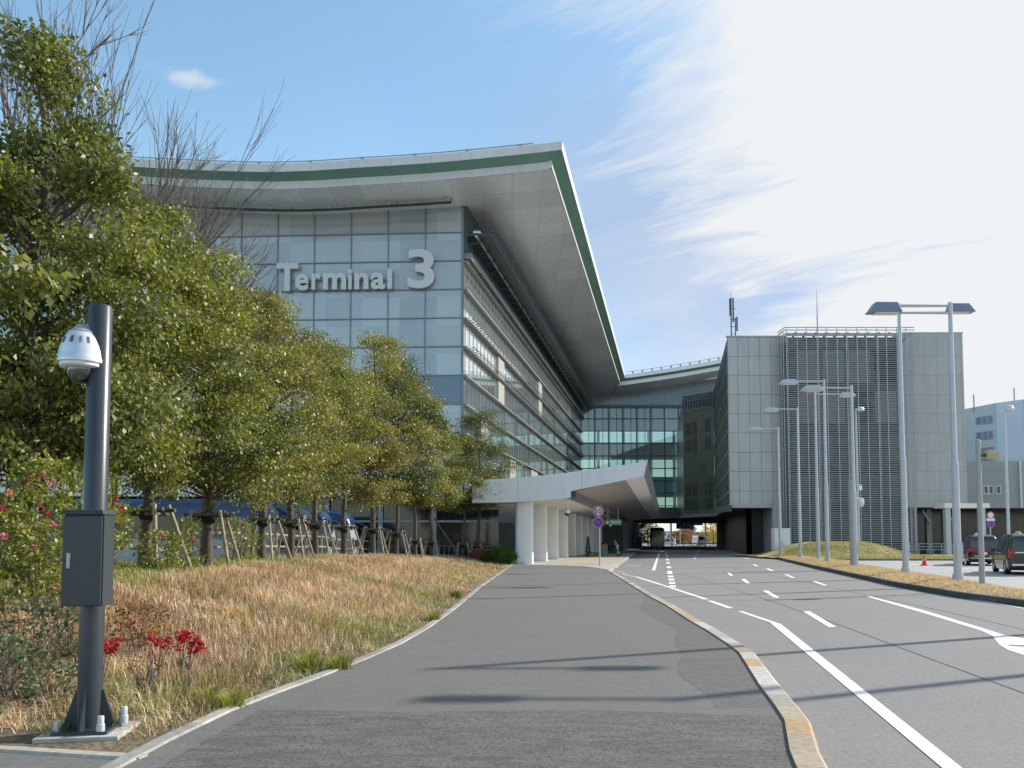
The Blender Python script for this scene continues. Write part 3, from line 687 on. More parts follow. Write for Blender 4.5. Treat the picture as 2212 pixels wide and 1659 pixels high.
# soffit pipe and spotlights
pp = MB(); xs_p = [XW-.6-1.6*k for k in range(0, 34)]
for a, b in zip(xs_p[:-1], xs_p[1:]): pp.tube([T(a, 4.6, prof(a)-2.05), T(b, 4.6, prof(b)-2.05)], .13, 8); pp.tube([T(a, 4.3, prof(a)-2.12), T(b, 4.3, prof(b)-2.12)], .06, 6)
for x in xs_p[::3]: pp.bar(T(x, 4.6, prof(x)-1.7), T(x, 4.6, prof(x)-2.05), .06, .06)
tb(pp, 'maintenance_rail', M['dark_metal'])
for k in range(9):
    x = XW-.8-5.3*k; s = MB(); c = T(x, 4.2, prof(x)-1.95); s.lathe([(.02, -.16), (.17, -.12), (.2, .12), (.14, .16), (.02, .17)], c, 12, 'y'); s.bar(c, c+Vector((0, 0, .25)), .07, .07); tb(s, 'spotlight', M['grey_metal'])
# side wall
sg = MB(); nseg = 20; ts = [TW+(LEN-TW)*k/nseg for k in range(nseg+1)]
zt = prof(XW)-1.6
for a, b in zip(ts[:-1], ts[1:]): sg.quad(T(XW, a, 0), T(XW, b, 0), T(XW, b, zt), T(XW, a, zt))
tb(sg, 'side_glazing', M['gside'])
fm = MB(); t = TW+.8
while t < LEN:
    fm.bar(T(XW+.03, t, 5), T(XW+.02, t, LV[1]), .04, .02, up=(0, 1, 0)); t += 1.5
tb(fm, 'side_mullions', M['slim'])
for k, z in enumerate(LV[1:9]):
    lm = MB(); w = .42; 
    a0, a1 = TW+.02, LEN
    def sec_(t): return [T(XW+.02, t, z-.13), T(XW+w, t, z-.10), T(XW+w, t, z+.05), T(XW+.02, t, z+.07)]
    lm.hexa(sec_(a0), sec_(a1)); tb(lm, 'sun_ledge', M['ledge'])
    if k in (0, 2, 3):
        br = MB(); t = TW+1.0 if k else TW+4
        while t < LEN:
            br.bar(T(XW+w, t, z+.02), T(XW+w+.42, t, z+.16), .09, .07); t += .75
        br.bar(T(XW+w+.42, TW+.9, z+.18), T(XW+w+.42, LEN, z+.18), .05, .05); tb(br, 'grating', M['dark_metal'] if k == 0 else M['ledge'])
# opaque cream panels on some bays of the side wall
for (ta, tb_, za, zb) in ((TW+14, TW+17, LV[5], LV[4]), (TW+14, TW+17, LV[4], LV[3]), (TW+40, TW+43, LV[4], LV[2]), (TW+20, TW+23.5, LV[8], LV[7]), (TW+34, TW+39, LV[8], LV[7]), (TW+TW, TW+TW+3, LV[7], LV[6])):
    q = MB(); q.hexa([T(XW+.01, ta, za+.15), T(XW+.2, ta, za+.15), T(XW+.2, tb_, za+.15), T(XW+.01, tb_, za+.15)], [T(XW+.01, ta, zb-.17), T(XW+.2, ta, zb-.17), T(XW+.2, tb_, zb-.17), T(XW+.01, tb_, zb-.17)])
    tb(q, 'cream_panel', M['cream'])
# upper gutter, catwalk and brackets under the eave
q = MB(); w = 1.1
def sq(t, x0, x1, z0, z1): return [T(x0, t, z0), T(x1, t, z0), T(x1, t, z1), T(x0, t, z1)]
q.hexa(sq(TW+.1, XW+.03, XW+.75, LV[1]+.2, LV[1]+.75), sq(LEN, XW+.03, XW+.75, LV[1]+.2, LV[1]+.75)); tb(q, 'gutter', M['ledge'])
q = MB(); q.hexa(sq(TW+.1, XW+.03, XW+.35, LV[1]+.76, zt-.1), sq(LEN, XW+.03, XW+.35, LV[1]+.76, zt-.1)); tb(q, 'upper_wall_band', M['dark_metal'])
q = MB()
q.hexa(sq(TW-.1, XW+.35, XW+2.6, LV[0]-.35, LV[0]-.2), sq(LEN, XW+.35, XW+2.6, LV[0]-.35, LV[0]-.2)); q.hexa(sq(TW+1.5, XW+2.5, XW+2.58, LV[0]-.2, LV[0]+.95), sq(LEN, XW+2.5, XW+2.58, LV[0]-.2, LV[0]+.95))
for t in np.arange(TW+1, LEN, 2.6):
    q.bar(T(XW+.4, t, LV[0]-.75), T(XW+1.7, t, LV[0]-.38), .10, .16)
tb(q, 'catwalk', M['dark_metal'])
q = MB(); q.tube([T(XW+1.0, TW-.3, LV[0]-.1), T(XW+1.55, TW-.3, LV[0]-.1), T(XW+1.55, LEN, LV[0]-.1)], .14, 10); q.tube([T(XW+1.25, TW-.2, LV[0]-.45), T(XW+1.25, LEN, LV[0]-.45)], .10, 8)
tb(q, 'drain_pipe', M['steel'])
q = MB()
for zz in (.35, .75, 1.1): q.tube([T(XW+2.6, TW-.1, LV[0]+zz-.2), T(XW+2.6, LEN, LV[0]+zz-.2)], .03, 5)
q.tube([T(XW+1.5, TW-.1, LV[0]+.9), T(XW+2.6, TW-.1, LV[0]+.9)], .03, 5)
for t in np.arange(TW-.1, LEN, 1.3): q.bar(T(XW+2.6, t, LV[0]-.2), T(XW+2.6, t, LV[0]+.9), .05, .05)
tb(q, 'catwalk_rail', M['dark_metal'])
# ---- podium: white band and dark ground floor, left of the canopy
YP = 57.0
q = MB(); zb0, zt0 = P(300, 1072, YP).z, P(300, 1006, YP).z
q.box(-60, -1.2, YP, YP+.5, zb0, zt0); o = tb(q, 'podium_band', M['white_j'])
q = MB(); q.box(-60, -4.2, YP+.52, 69.5, zb0+.1, zt0-.25); tb(q, 'podium_roof', M['conc'])
q = MB(); q.box(-60, -1.0, YP+2.0, YP+2.2, 0, zb0); tb(q, 'ground_floor_glazing', M['gdark'])
q = MB()
for x in np.arange(-58, -2, 4.0): q.box(x, x+.35, YP+1.7, YP+1.98, 0, zb0)
q.box(-60, -1.1, YP+1.75, YP+1.97, 2.9, 3.05)
tb(q, 'ground_floor_frame', M['grey_metal'])
q = MB()
for x in np.arange(-57.5, -1.3, .35): q.box(x, x+.05, YP+1.0, YP+1.04, .15, 1.15)
q.box(-57.5, -1.3, YP+.99, YP+1.05, 1.12, 1.18); tb(q, 'guard_rail', M['mullion'])
# inner wall behind the arcade
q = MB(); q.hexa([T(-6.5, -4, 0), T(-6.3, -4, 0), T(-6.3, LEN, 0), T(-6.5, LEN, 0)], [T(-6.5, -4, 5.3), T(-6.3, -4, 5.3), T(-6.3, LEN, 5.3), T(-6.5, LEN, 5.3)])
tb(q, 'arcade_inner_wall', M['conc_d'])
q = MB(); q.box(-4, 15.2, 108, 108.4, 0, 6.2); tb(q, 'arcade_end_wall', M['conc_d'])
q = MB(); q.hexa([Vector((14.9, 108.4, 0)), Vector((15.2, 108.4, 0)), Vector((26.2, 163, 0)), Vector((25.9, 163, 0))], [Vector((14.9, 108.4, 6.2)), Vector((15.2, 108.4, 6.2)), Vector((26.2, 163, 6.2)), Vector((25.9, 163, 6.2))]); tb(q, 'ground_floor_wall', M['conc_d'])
# ------------------------------------------------------------------ atrium hall over the road
YA = 164.5
AX0 = P(1256, 1000, YA).x; AX1 = P(1500, 1000, YA).x
zb_a = P(1400, 1096, YA).z; zbeam = P(1400, 878, YA).z
def ztop_a(x):                                        # roof soffit height by x at the hall front
    a = P(1333, 829, 155); b = P(1553, 802, 155); return a.z+(b.z-a.z)*((x-a.x)/(b.x-a.x))**1.0
q = MB(); q.quad(Vector((AX0, YA, zb_a)), Vector((AX1, YA, zb_a)), Vector((AX1, YA, zbeam)), Vector((AX0, YA, zbeam))); tb(q, 'hall_glazing', M['gsee'])
q = MB(); q.quad(Vector((AX0, YA+40, zb_a)), Vector((AX1+14, YA+40, zb_a)), Vector((AX1+14, YA+40, zbeam)), Vector((AX0, YA+40, zbeam))); tb(q, 'hall_rear_glazing', see_glass('rear_glass', (.66, .70, .58), .02))
q = MB(); n = 14
for i in range(n):
    a = AX0+(AX1+16-AX0)*i/n; b = AX0+(AX1+16-AX0)*(i+1)/n; q.quad(Vector((a, YA, zbeam)), Vector((b, YA, zbeam)), Vector((b, YA, max(ztop_a(b)+.3, prof(XT)-1.0))), Vector((a, YA, max(ztop_a(a)+.3, prof(XT)-1.0))))
tb(q, 'hall_upper_panels', joints('blue_panels', (.10, .155, .215), (.05, .09, .13), 2.95, 2.62, .08, .08, 'x', offx=AX0, offz=.55, var=.10, rough=.18, spec=.9))
q = MB(); k = 0; x = AX1-.3
while x > AX0:
    q.box(x-.11, x+.11, YA-.25, YA+.05, zb_a, zbeam); x -= 2.95
x = AX1-2.95*3
while x > AX0: q.box(x-.05, x+.05, YA-.16, YA+.04, zb_a, zbeam); x -= 1.475
for k in range(1, 9):
    z = zbeam-2.62*k
    if z > zb_a: q.box(AX0, AX1, YA-.2, YA+.03, z-.09, z+.09)
tb(q, 'hall_mullions', simple('teal_frame', (.03, .085, .11), .4, .3))
q = MB(); q.box(AX0-.5, AX1+2, YA-.6, YA-.01, zbeam-.35, zbeam+.25); tb(q, 'hall_beam', M['dark_metal'])
q = MB(); q.box(AX0-9, AX1+2, YA-.4, YA+.4, P(1400, 1121, YA).z, zb_a); q.box(AX0-9, AX1+30, YA+.4, YA+39, P(1400, 1121, YA).z, zb_a-.4); tb(q, 'hall_floor_edge', M['conc_d'])
q = MB(); rz = simple('hall_inner', (.34, .36, .33), .7)
q.box(AX0+1, AX1+12, YA+8, YA+38, zbeam-7.4, zbeam-6.6); q.box(AX0-2, AX1+14, YA+.5, YA+41, zbeam+.3, zbeam+.8)
for x in (AX0+4, AX0+9.5, AX0+15, AX0+20.5): q.box(x, x+.5, YA+6, YA+6.5, zb_a, zbeam)
tb(q, 'hall_interior', rz)
q = MB(); q.box(AX0-2, AX1+14, YA+22, YA+22.4, P(1400, 1062, YA).z, P(1400, 1012, YA).z); tb(q, 'hall_reflection_band', simple('reflection_blue', (.10, .16, .20), .6))  # added band; its dark blue stands in for the skyline reflected in the glass
# hall roof: band, green line, lip
def hall(dy, dz0, dz1, dy2=None):
    mb = MB(); xs = [P(1336, 820, 155).x+i*2.2 for i in range(13)]; dy2 = dy if dy2 is None else dy2
    for a, b in zip(xs[:-1], xs[1:]):
        def zt_(x): p = P(1347, 809.5, 155); r = P(1555, 776.7, 155); u = (x-p.x)/(r.x-p.x); return p.z+(r.z-p.z)*(u*.82+.18*u*u)
        mb.quad(Vector((a, 155+dy, zt_(a)+dz0)), Vector((b, 155+dy, zt_(b)+dz0)), Vector((b, 155+dy2, zt_(b)+dz1)), Vector((a, 155+dy2, zt_(a)+dz1)))
    return mb
tb(hall(0, 0, -.75), 'hall_fascia', M['white']); tb(hall(0, -.75, -1.15, 1.0), 'hall_green_band', M['green']); tb(hall(1.0, -1.15, -1.9), 'hall_soffit_lip', M['white'])
tb(hall(1.0, -1.9, -2.0, 12), 'hall_soffit', M['soffit']); tb(hall(0, 0, .3, 46), 'hall_roof', M['grey_metal'])
q = MB(); xs = [P(1347, 820, 155).x+i*1.9 for i in range(12)]
def zt_(x): p = P(1347, 809.5, 155); r = P(1555, 776.7, 155); u = (x-p.x)/(r.x-p.x); return p.z+(r.z-p.z)*(u*.82+.18*u*u)
for a, b in zip(xs[:-1], xs[1:]): q.tube([(a, 155.3, zt_(a)+.55), (b, 155.3, zt_(b)+.55)], .05, 5); q.box(a-.15, a+.15, 155.2, 155.4, zt_(a)-.1, zt_(a)+.55)
tb(q, 'hall_roof_rail', M['grey_metal'])
# dark wall closing the gap between main soffit and hall
# ------------------------------------------------------------------ TERMINAL 3 sign
sign = empty('terminal_sign', (-12, 69, 20), 'large grey raised letters Terminal 3 fixed to the front glazing', 'sign')
def glyph(ch, x0, x1, y0, y1, depth=.22, bold=.035, parent=sign, mat=None, Yf=None, name='letter', loc0=(-12, 69, 20), facing=None):
    cu = bpy.data.curves.new('t', 'FONT'); cu.body = ch; cu.size = 1; cu.extrude = .05; cu.offset = bold; cu.resolution_u = 6
    to = bpy.data.objects.new('t', cu); COL.objects.link(to); bpy.context.view_layer.update()
    me = bpy.data.meshes.new_from_object(to.evaluated_get(bpy.context.evaluated_depsgraph_get())); bpy.data.objects.remove(to)
    n = len(me.vertices); co = np.empty(n*3); me.vertices.foreach_get('co', co); co = co.reshape(-1, 3)
    mn, mx = co.min(0), co.max(0)
    a, b = P(x0, y1, Yf), P(x1, y0, Yf)
    X = a.x+(co[:, 0]-mn[0])/(mx[0]-mn[0])*(b.x-a.x); Z = a.z+(co[:, 1]-mn[1])/(mx[1]-mn[1])*(b.z-a.z); Y = Yf-(co[:, 2]-mn[2])/(mx[2]-mn[2])*depth
    me.vertices.foreach_set('co', np.stack([X-loc0[0], Y-loc0[1], Z-loc0[2]], 1).ravel()); me.name = name
    bmm = bmesh.new(); bmm.from_mesh(me); bmesh.ops.recalc_face_normals(bmm, faces=bmm.faces); bmm.to_mesh(me); bmm.free(); me.update()
    o = bpy.data.objects.new(name, me); COL.objects.link(o); o.parent = parent; KIDS.setdefault(parent.name, []).append(o)
    me.materials.append(mat or M['letter']); return o
def z4(x, y): return ((600+x/2.7657)*.86406, (300+y/2.7657)*.86406)
for ch, x0, x1, y0, y1 in (('T', 253, 408, 995, 1186), ('e', 386, 478, 1070, 1182), ('r', 498, 563, 1066, 1178), ('m', 577, 738, 1064, 1176), ('i', 750, 778, 1036, 1174), ('n', 793, 892, 1064, 1174), ('a', 907, 1006, 1060, 1174), ('l', 1022, 1054, 1034, 1171), ('3', 1160, 1346, 898, 1168)):
    a = z4(x0, y0); b = z4(x1, y1); xw = P((a[0]+b[0])/2, a[1], 70).x; Yf = T(xw-1.3, TW, 0).y-.35
    glyph(ch, a[0], b[0], a[1], b[1], depth=.25, Yf=Yf, bold=.03 if ch != '3' else .025)
q = MB(); 
for yy_ in (1105, 1165):
    a = z4(345, yy_); b = z4(1040, yy_-3); q.tube([P(a[0], a[1], T(-19.5, TW, 0).y-.16), P(b[0], b[1], T(-8.5, TW, 0).y-.16)], .05, 6)
for x_ in (330, 520, 760, 1030): a = z4(x_, 970 if x_ == 330 else 1090); b = z4(x_, 1180); Yr_ = T(-6-(1300-x_)*.0135, TW, 0).y-.16; q.tube([P(a[0], a[1], Yr_), P(b[0], b[1], Yr_)], .05, 6)
o = q.build('mounting_rail', M['steel'], sign); o.matrix_parent_inverse = Matrix.Translation((12, -69, -20))
# ------------------------------------------------------------------ entrance canopy with its columns
can = empty('entrance_canopy', (3, 48, 0), 'sweeping white wing canopy over the terminal forecourt on a row of white columns', 'canopy')
def cb(mb, name, mat, **k):
    o = mb.build(name, mat, None, **k); o.parent = can; o.matrix_parent_inverse = Matrix.Translation((-3, -48, 0)); KIDS.setdefault(can.name, []).append(o); return o
YC = 48.0
def cp(px, py): v = P(px, py, YC); return (v.x, v.z)
topl = [cp(*p) for p in ((1020, 1037), (1085, 1034), (1150, 1029), (1225, 1021), (1300, 1011), (1350, 1004), (1398, 995.5))]
x_in, z_in = cp(1233.4, 1061); _, z_low = cp(1233.4, 1074.6); xt, ztip = cp(1382, 1030)
xa, za = cp(1020, 1086)
botL = [(xa, za), cp(1106, 1085), cp(1170, 1081), (x_in, z_low)]
LC = 62.0; NT = 16
def CT(x, z, t):                                       # drift along the side direction, tip sinks slightly
    f = t/LC; drop = .9*f*max(0, (x-x_in))/(topl[-1][0]-x_in); return Vector((x+SL*t, YC+t, z-drop))
def loftl(pts, name, mat, t0=0, t1=LC, inset=0):
    mb = MB()
    for k in range(NT):
        a, b = t0+(t1-t0)*k/NT, t0+(t1-t0)*(k+1)/NT
        for p, q_ in zip(pts[:-1], pts[1:]): mb.quad(CT(*p, a), CT(*q_, a), CT(*q_, b), CT(*p, b))
    return cb(mb, name, mat)
face = topl+[(xt+.25, ztip+.05), (xt, ztip), (x_in, z_in), (x_in, z_low)]+list(reversed(botL[:-1]))
q = MB(); q.prism([CT(x, z, 0)+Vector((0, -.02, 0)) for x, z in face], (0, .3, 0)); cb(q, 'front_fascia', joints('canopy_panels', (.80, .80, .80), (.45, .46, .47), 3.9, 40, .03, 0, 'x', offx=.35, var=.02, rough=.4))
loftl(topl, 'canopy_roof', M['white'], .28)
loftl([topl[-1], (xt+.25, ztip+.05), (xt-.9, ztip-.12)], 'canopy_edge', M['white'], .28)
ribs = MB()
for k in range(90):
    t = .4+k*.68; a = topl[-1]; b = (xt+.25, ztip+.05)
    ribs.bar(CT(a[0]+.03, a[1], t), CT(b[0]+.03, b[1], t), .08, .05)
ribs.hexa([CT(topl[-1][0]+.0, topl[-1][1], .35), CT(xt+.22, ztip+.05, .35), CT(xt+.22, ztip+.05, LC), CT(topl[-1][0], topl[-1][1], LC)], [CT(topl[-1][0]+.03, topl[-1][1]+.01, .35), CT(xt+.26, ztip+.05, .35), CT(xt+.26, ztip+.05, LC), CT(topl[-1][0]+.03, topl[-1][1]+.01, LC)])
cb(ribs, 'ribbed_edge', M['ledge'])
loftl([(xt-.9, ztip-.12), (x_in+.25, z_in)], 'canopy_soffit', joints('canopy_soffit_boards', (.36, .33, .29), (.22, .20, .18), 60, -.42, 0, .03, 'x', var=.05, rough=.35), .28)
loftl([(x_in+.25, z_in), (x_in+.25, z_low-.05), (x_in-.25, z_low-.05), (x_in-.25, z_low)], 'edge_beam', M['conc_d'], .28)
loftl([(x_in-.25, z_low), botL[2], botL[1], botL[0], (xa-3, za)], 'arcade_soffit', simple('arcade_ceiling', (.60, .60, .57), .6), .28)
g = 'white columns of the entrance canopy'
for i, (px, py) in enumerate(((1132.4, 1218.4), (1168.4, 1214.4), (1192.4, 1209.7), (1213, 1205.9), (1230.6, 1201.9), (1245.3, 1198.8), (1258.4, 1196.6), (1269, 1194), (1278.5, 1192), (1287, 1190.3))):
    Y = 49.3+i*5.6; x = (.75 if i == 0 else .75)+.20*(Y-49.3)+.02; w = .56; dpt = .75
    q = MB(); pr = []
    for k in range(24):
        a = 2*math.pi*k/24; ca, sa = math.cos(a), math.sin(a); pr.append(Vector((x+w*math.copysign(abs(ca)**.34, ca), Y+dpt*math.copysign(abs(sa)**.34, sa), .12)))
    q.prism(pr, (0, 0, z_low-.12+.02)); 
    pr2 = [Vector((x+(p.x-x)*1.02, Y+(p.y-Y)*1.02, .121)) for p in pr]; q.prism(pr2, (0, 0, .62))
    cb(q, 'column', M['colm'], smooth=True)
q = MB(); c = P(1225, 1106, 49.5); q.tube([(c.x, c.y, z_low), (c.x, c.y, c.z+.1)], .05, 8); q.lathe([(.02, .24), (.14, .2), (.2, .05), (.2, -.08)], c, 14); cb(q, 'ceiling_camera_housing', M['silver'], smooth=True)
q = MB(); q.lathe([(.17, -.08), (.15, -.18), (.08, -.25), (.01, -.27)], c, 14); cb(q, 'ceiling_camera_dome', M['black'], smooth=True)
# ------------------------------------------------------------------ right-hand building
rb = empty('office_building', (30, 84, 0), 'grey panelled office block with a louvred front tower right of the road', 'building')
def rbb(mb, name, mat, **k):
    o = mb.build(name, mat, None, **k); o.parent = rb; o.matrix_parent_inverse = Matrix.Translation((-30, -84, 0)); KIDS.setdefault(rb.name, []).append(o); return o
YR = 84.0
x0 = P(1574, 900, YR).x; x1 = P(1690, 900, YR).x+.6; ztp = P(1600, 728, YR).z; zbt = P(1600, 1088, YR).z; zfs = P(1600, 1097, YR).z
q = MB(); q.box(x0+.02, x1, YR, YR+.3, zbt, ztp); q.box(P(1668, 1100, YR).x, x1, YR+.01, YR+12, 0, zbt-.001); rbb(q, 'grey_wall', M['panel'])
q = MB(); q.box(x0+.02, P(1667, 1100, YR).x, YR-.04, YR+.6, zfs, zbt-.01); rbb(q, 'wall_trim', M['panel2']); q = MB(); q.box(x0-.1, x1, YR-.06, YR+.3, ztp, ztp+.14); rbb(q, 'parapet_cap', M['panel2'])
# side face running back
q = MB(); q.add([Vector((x0+.05, YR+.3, ztp-.05)), Vector((48, YR+.3, ztp-.05)), Vector((54, 114, ztp-.05)), Vector((P(1542, 900, 114.4).x+.05, 114.4, ztp-.15))], [(0, 1, 2, 3)]); rbb(q, 'roof', M['grey_metal'])
A = Vector((x0, YR, 0)); B = P(1542, 900, 114.4); C = P(1475.5, 900, 121.0)
zA, zB, zC = ztp, P(1542, 846, 114.4).z, P(1475.5, 857, 121).z
zAb, zBb, zCb = zbt-.9, P(1542, 1104, 114.4).z, P(1475.5, 1108, 121).z
q = MB(); q.quad(Vector((A.x, A.y, zAb)), Vector((A.x, A.y, zA)), Vector((B.x, B.y, ztp-.1)), Vector((B.x, B.y, zBb))); rbb(q, 'side_wall', M['darkside'])
q = MB(); q.quad(Vector((B.x-.01, B.y, zBb)), Vector((B.x-.01, B.y, zB)), Vector((C.x, C.y, zC)), Vector((C.x, C.y, zCb)))
q.quad(Vector((C.x, C.y, zCb)), Vector((C.x, C.y, zC)), Vector((C.x+8, YA-.3, zC)), Vector((C.x+8, YA-.3, zCb))); rbb(q, 'rear_dark_wall', joints('dark_panels', (.035, .055, .058), (.06, .085, .09), .9, 2.55, .05, .09, 'x', offz=.8, var=.25, rough=.3, spec=.3))
q = MB()
for zz in (zC-6.2, zC-8.8, zC-15.5, zC-18.0):
    for k in range(4):
        u0, u1 = .12+k*.22, .12+k*.22+.16; a = B.lerp(C, u0); b = B.lerp(C, u1); n = Vector((-.9, -.42, 0))*.06
        if k == 1: continue
        q = MB(); q.quad(Vector((a.x, a.y, zz))+n, Vector((b.x, b.y, zz))+n, Vector((b.x, b.y, zz+1.9))+n, Vector((a.x, a.y, zz+1.9))+n); rbb(q, 'dark_window', M['gmat'])
q = MB()
for k in range(12):
    a = B.lerp(C, k/11)+Vector((-.15, -.1, 0)); z = zB+(zC-zB)*k/11; q.bar(Vector((a.x, a.y, z-2.2)), Vector((a.x, a.y, z+.6)), .1, .1)
for dz in (-2.2, -.8, -.4, 0, .5): q.bar(Vector((B.x-.15, B.y-.1, zB+dz)), Vector((C.x-.15, C.y-.1, zC+dz)), .08, .1)
rbb(q, 'roof_screen', M['mullion'])
q = MB()
for dz in (-.7,): q.bar(Vector((B.x-.1, B.y-.1, zBb)), Vector((A.x-.1, A.y-.1, zAb+.4)), .5, .7)
q.bar(Vector((B.x-.1, B.y-.1, zBb)), Vector((C.x-.1, C.y-.1, zCb)), .5, .6)
rbb(q, 'underside_duct', M['dark_metal'])
q = MB()
for k in range(1, 10):
    z = zAb+2.2*k
    if z > ztp-.6: continue
    q.bar(Vector((A.x-.06, A.y, z)), Vector((B.x-.06, B.y, z)), .06, .08)
rbb(q, 'side_wall_rails', M['grey_metal'])
# underside slab spanning the road and dark under-wall, piers
zsl = P(1500, 1120, 121).z
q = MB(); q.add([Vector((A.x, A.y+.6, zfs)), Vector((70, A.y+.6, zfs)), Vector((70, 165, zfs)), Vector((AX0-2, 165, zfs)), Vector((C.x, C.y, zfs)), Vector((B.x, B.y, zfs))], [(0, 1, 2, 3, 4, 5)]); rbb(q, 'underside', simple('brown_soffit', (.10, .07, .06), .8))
ux = x0+2.6
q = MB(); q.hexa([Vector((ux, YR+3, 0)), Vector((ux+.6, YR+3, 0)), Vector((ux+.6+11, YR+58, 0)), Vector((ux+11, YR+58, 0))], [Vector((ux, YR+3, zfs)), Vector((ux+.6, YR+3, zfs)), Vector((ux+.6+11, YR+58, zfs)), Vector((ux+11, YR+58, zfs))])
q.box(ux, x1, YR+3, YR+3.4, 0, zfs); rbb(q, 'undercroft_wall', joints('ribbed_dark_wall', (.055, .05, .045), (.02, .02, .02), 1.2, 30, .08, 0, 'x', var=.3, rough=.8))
for (px, Y) in ((1560, 128), (1566, 152)):
    q = MB(); p = P(px, 1150, Y); q.box(p.x-.6, p.x+.6, Y-.5, Y+.5, 0, zfs); rbb(q, 'pier', M['conc_d'])
# louvred tower
YL = 81.9; lx0 = P(1701, 900, YL).x; lx1 = P(1974, 900, YL).x; lz = P(1800, 718, YL).z
q = MB(); q.box(lx0+.8, lx1-.6, YR-.9, YR+10, 0, lz-.5); q.box(lx0+.15, lx0+.8, YR-.3, YR+6, 0, lz-.6); rbb(q, 'tower_wall', joints('tower_glazing', (.060, .072, .088), (.022, .027, .034), 2.6, 4.16, .45, 1.3, 'x', offx=lx0, offz=.2, var=.3, rough=.25))
q = MB(); z = .25
while z < lz-.1:
    q.box(lx0, lx1, YL-.03, YL+.05, z, z+.078); q.box(lx0-.03, lx0+.05, YL+.05, YR-.02, z, z+.078); z += .228
rbb(q, 'louvre_blades', M['louvre'])
q = MB(); x = lx0+.02; i = 0
while x < lx1+.1:
    q.box(x-.03, x+.03, YL-.1, YL-.04, .1, lz+.5); q.box(x+.12, x+.15, YL-.1, YL-.04, .1, lz) if i % 3 == 0 else None; x += .98 if i % 2 else 1.12; i += 1
for y in (YL+.7, YL+1.4): q.box(lx0-.1, lx0-.03, y-.05, y+.05, .1, lz+.3)
rbb(q, 'louvre_posts', M['lampm'])
q = MB()
for zz in (lz+.2, lz+.48): q.box(lx0-.2, lx1+.25, YL-.12, YL-.02, zz, zz+.07); q.box(lx0-.2, lx0-.12, YL-.1, YR, zz, zz+.07)
q.box(lx0, lx1, YL, YL+.15, lz-.35, lz-.15)
for k in range(12): x = lx0+1+k*1.1; q.bar((x, YL, lz), (x+.25, YR+.5, lz-.55), .25, .06)
rbb(q, 'tower_crown_rail', M['grey_metal'])
for r_ in range(2):
    for c_ in range(4):
        q = MB(); xx0 = lx0+1.5+c_*2.75; zz0 = lz-5.1-r_*4.3; q.box(xx0, xx0+2.3, YR-.93, YR-.905, zz0, zz0+3.4); rbb(q, 'tower_window', simple('pale_reflection_pane', (.21, .21, .22), .3) if (c_+r_) % 4 != 3 else M['gmat'])  # pale pane colour stands in for reflections on the upper windows
# right panelled wing on piers
wx0 = lx1-.4; wx1 = P(2084.5, 900, YR).x; wzt = P(2000, 720, YR).z
q = MB(); q.box(wx0, wx1, YR+.02, YR+14, P(2000, 1083, YR).z, wzt); rbb(q, 'right_wing_wall', M['panel2'])
q = MB(); q.box(wx0, wx1-.02, YR-.03, YR+14.02, P(2000, 1096, YR).z, P(2000, 1083, YR).z-.01); rbb(q, 'right_wing_trim', M['panel2']); q = MB(); q.box(wx0, wx1+.06, YR-.03, YR+.3, wzt, wzt+.12); rbb(q, 'parapet_cap', M['panel2'])
q = MB(); q.box(wx0, 62, YR+9, YR+9.3, 0, zfs); rbb(q, 'lobby_glazing', simple('lobby_glass', (.03, .045, .05), .15, var=.5, scale=.8))
for (px, w, dY) in ((1979, .3, 0), (2008, .55, 4), (2044, .55, 2)):
    q = MB(); p = P(px, 1150, YR+dY); q.box(p.x-w/2, p.x+w/2, YR+dY, YR+dY+w, .5, P(2000, 1096, YR).z); q.box(p.x-w*.8, p.x+w*.8, YR+dY-.1, YR+dY+w+.1, 0, .55); rbb(q, 'colonnade_pier', M['panel2'])
q = MB(); p = P(2000, 1150, YR+1)
for zz in (.55, .85, 1.15): q.box(wx0, 62, YR-.8, YR-.74, zz, zz+.06)
for x in np.arange(wx0, 62, 1.2): q.box(x, x+.07, YR-.8, YR-.73, 0, 1.2)
rbb(q, 'forecourt_rail', M['lampm'])
q = MB()
for (xa_, xb_) in ((2010, 1992), (2046, 2070)): a = P(xa_, 1130, YR+3); b = P(xb_, 1102, YR+3); q.bar(P(xa_, 1131, YR+3), b, .2, .2)
rbb(q, 'brace', M['panel2'])
q = MB(); a = P(2040, 1088, 78); b = P(2138, 1088, 78); q.box(a.x, b.x, 78, 80, P(2040, 1097, 78).z, P(2040, 1087, 78).z); rbb(q, 'porch_roof', M['white'])
q = MB()
for px in (2047, 2122): q = MB(); p = P(px, 1150, 78.6); q.box(p.x-.25, p.x+.25, 78.4, 78.9, 0, P(2040, 1097, 78).z); rbb(q, 'porch_post', M['lampm'])
# rooftop masts (things standing on the building)
q = MB(); p = P(1580, 727, 85)
ant = empty('antenna_mast', (p.x, p.y, ztp), 'dark mast carrying mobile phone antennas on the left roof corner', 'antenna')
q.tube([(0, 0, -.2), (0, 0, 4.6)], .07, 8); q.tube([(.45, 0, -.2), (.45, 0, 2.4)], .06, 8); q.tube([(0, 0, 4.6), (0, 0, 5.3)], .02, 5)
for z in (.6, 1.4, 2.2, 3.4): q.bar((-.1, 0, z), (.5, 0, z), .05, .05)
q.build('mast', M['dark_metal'], ant)
for (x, z0, z1) in ((.22, 1.9, 4.6), (.42, .9, 3.9) if 0 else (.62, .9, 2.5), (-.12, 2.6, 4.5)):
    q = MB(); q.box(x-.07, x+.07, -.12, .06, z0, z1); q.build('antenna_panel', M['dark_metal'], ant, bevel=.02)
p = P(1766, 712, 86); q = MB(); q.tube([(0, 0, 0), (0, 0, 2.2)], .07, 6); q.tube([(0, 0, 2.2), (0, 0, (P(1763, 612, 86).z-p.z))], [.06, .015], 6)
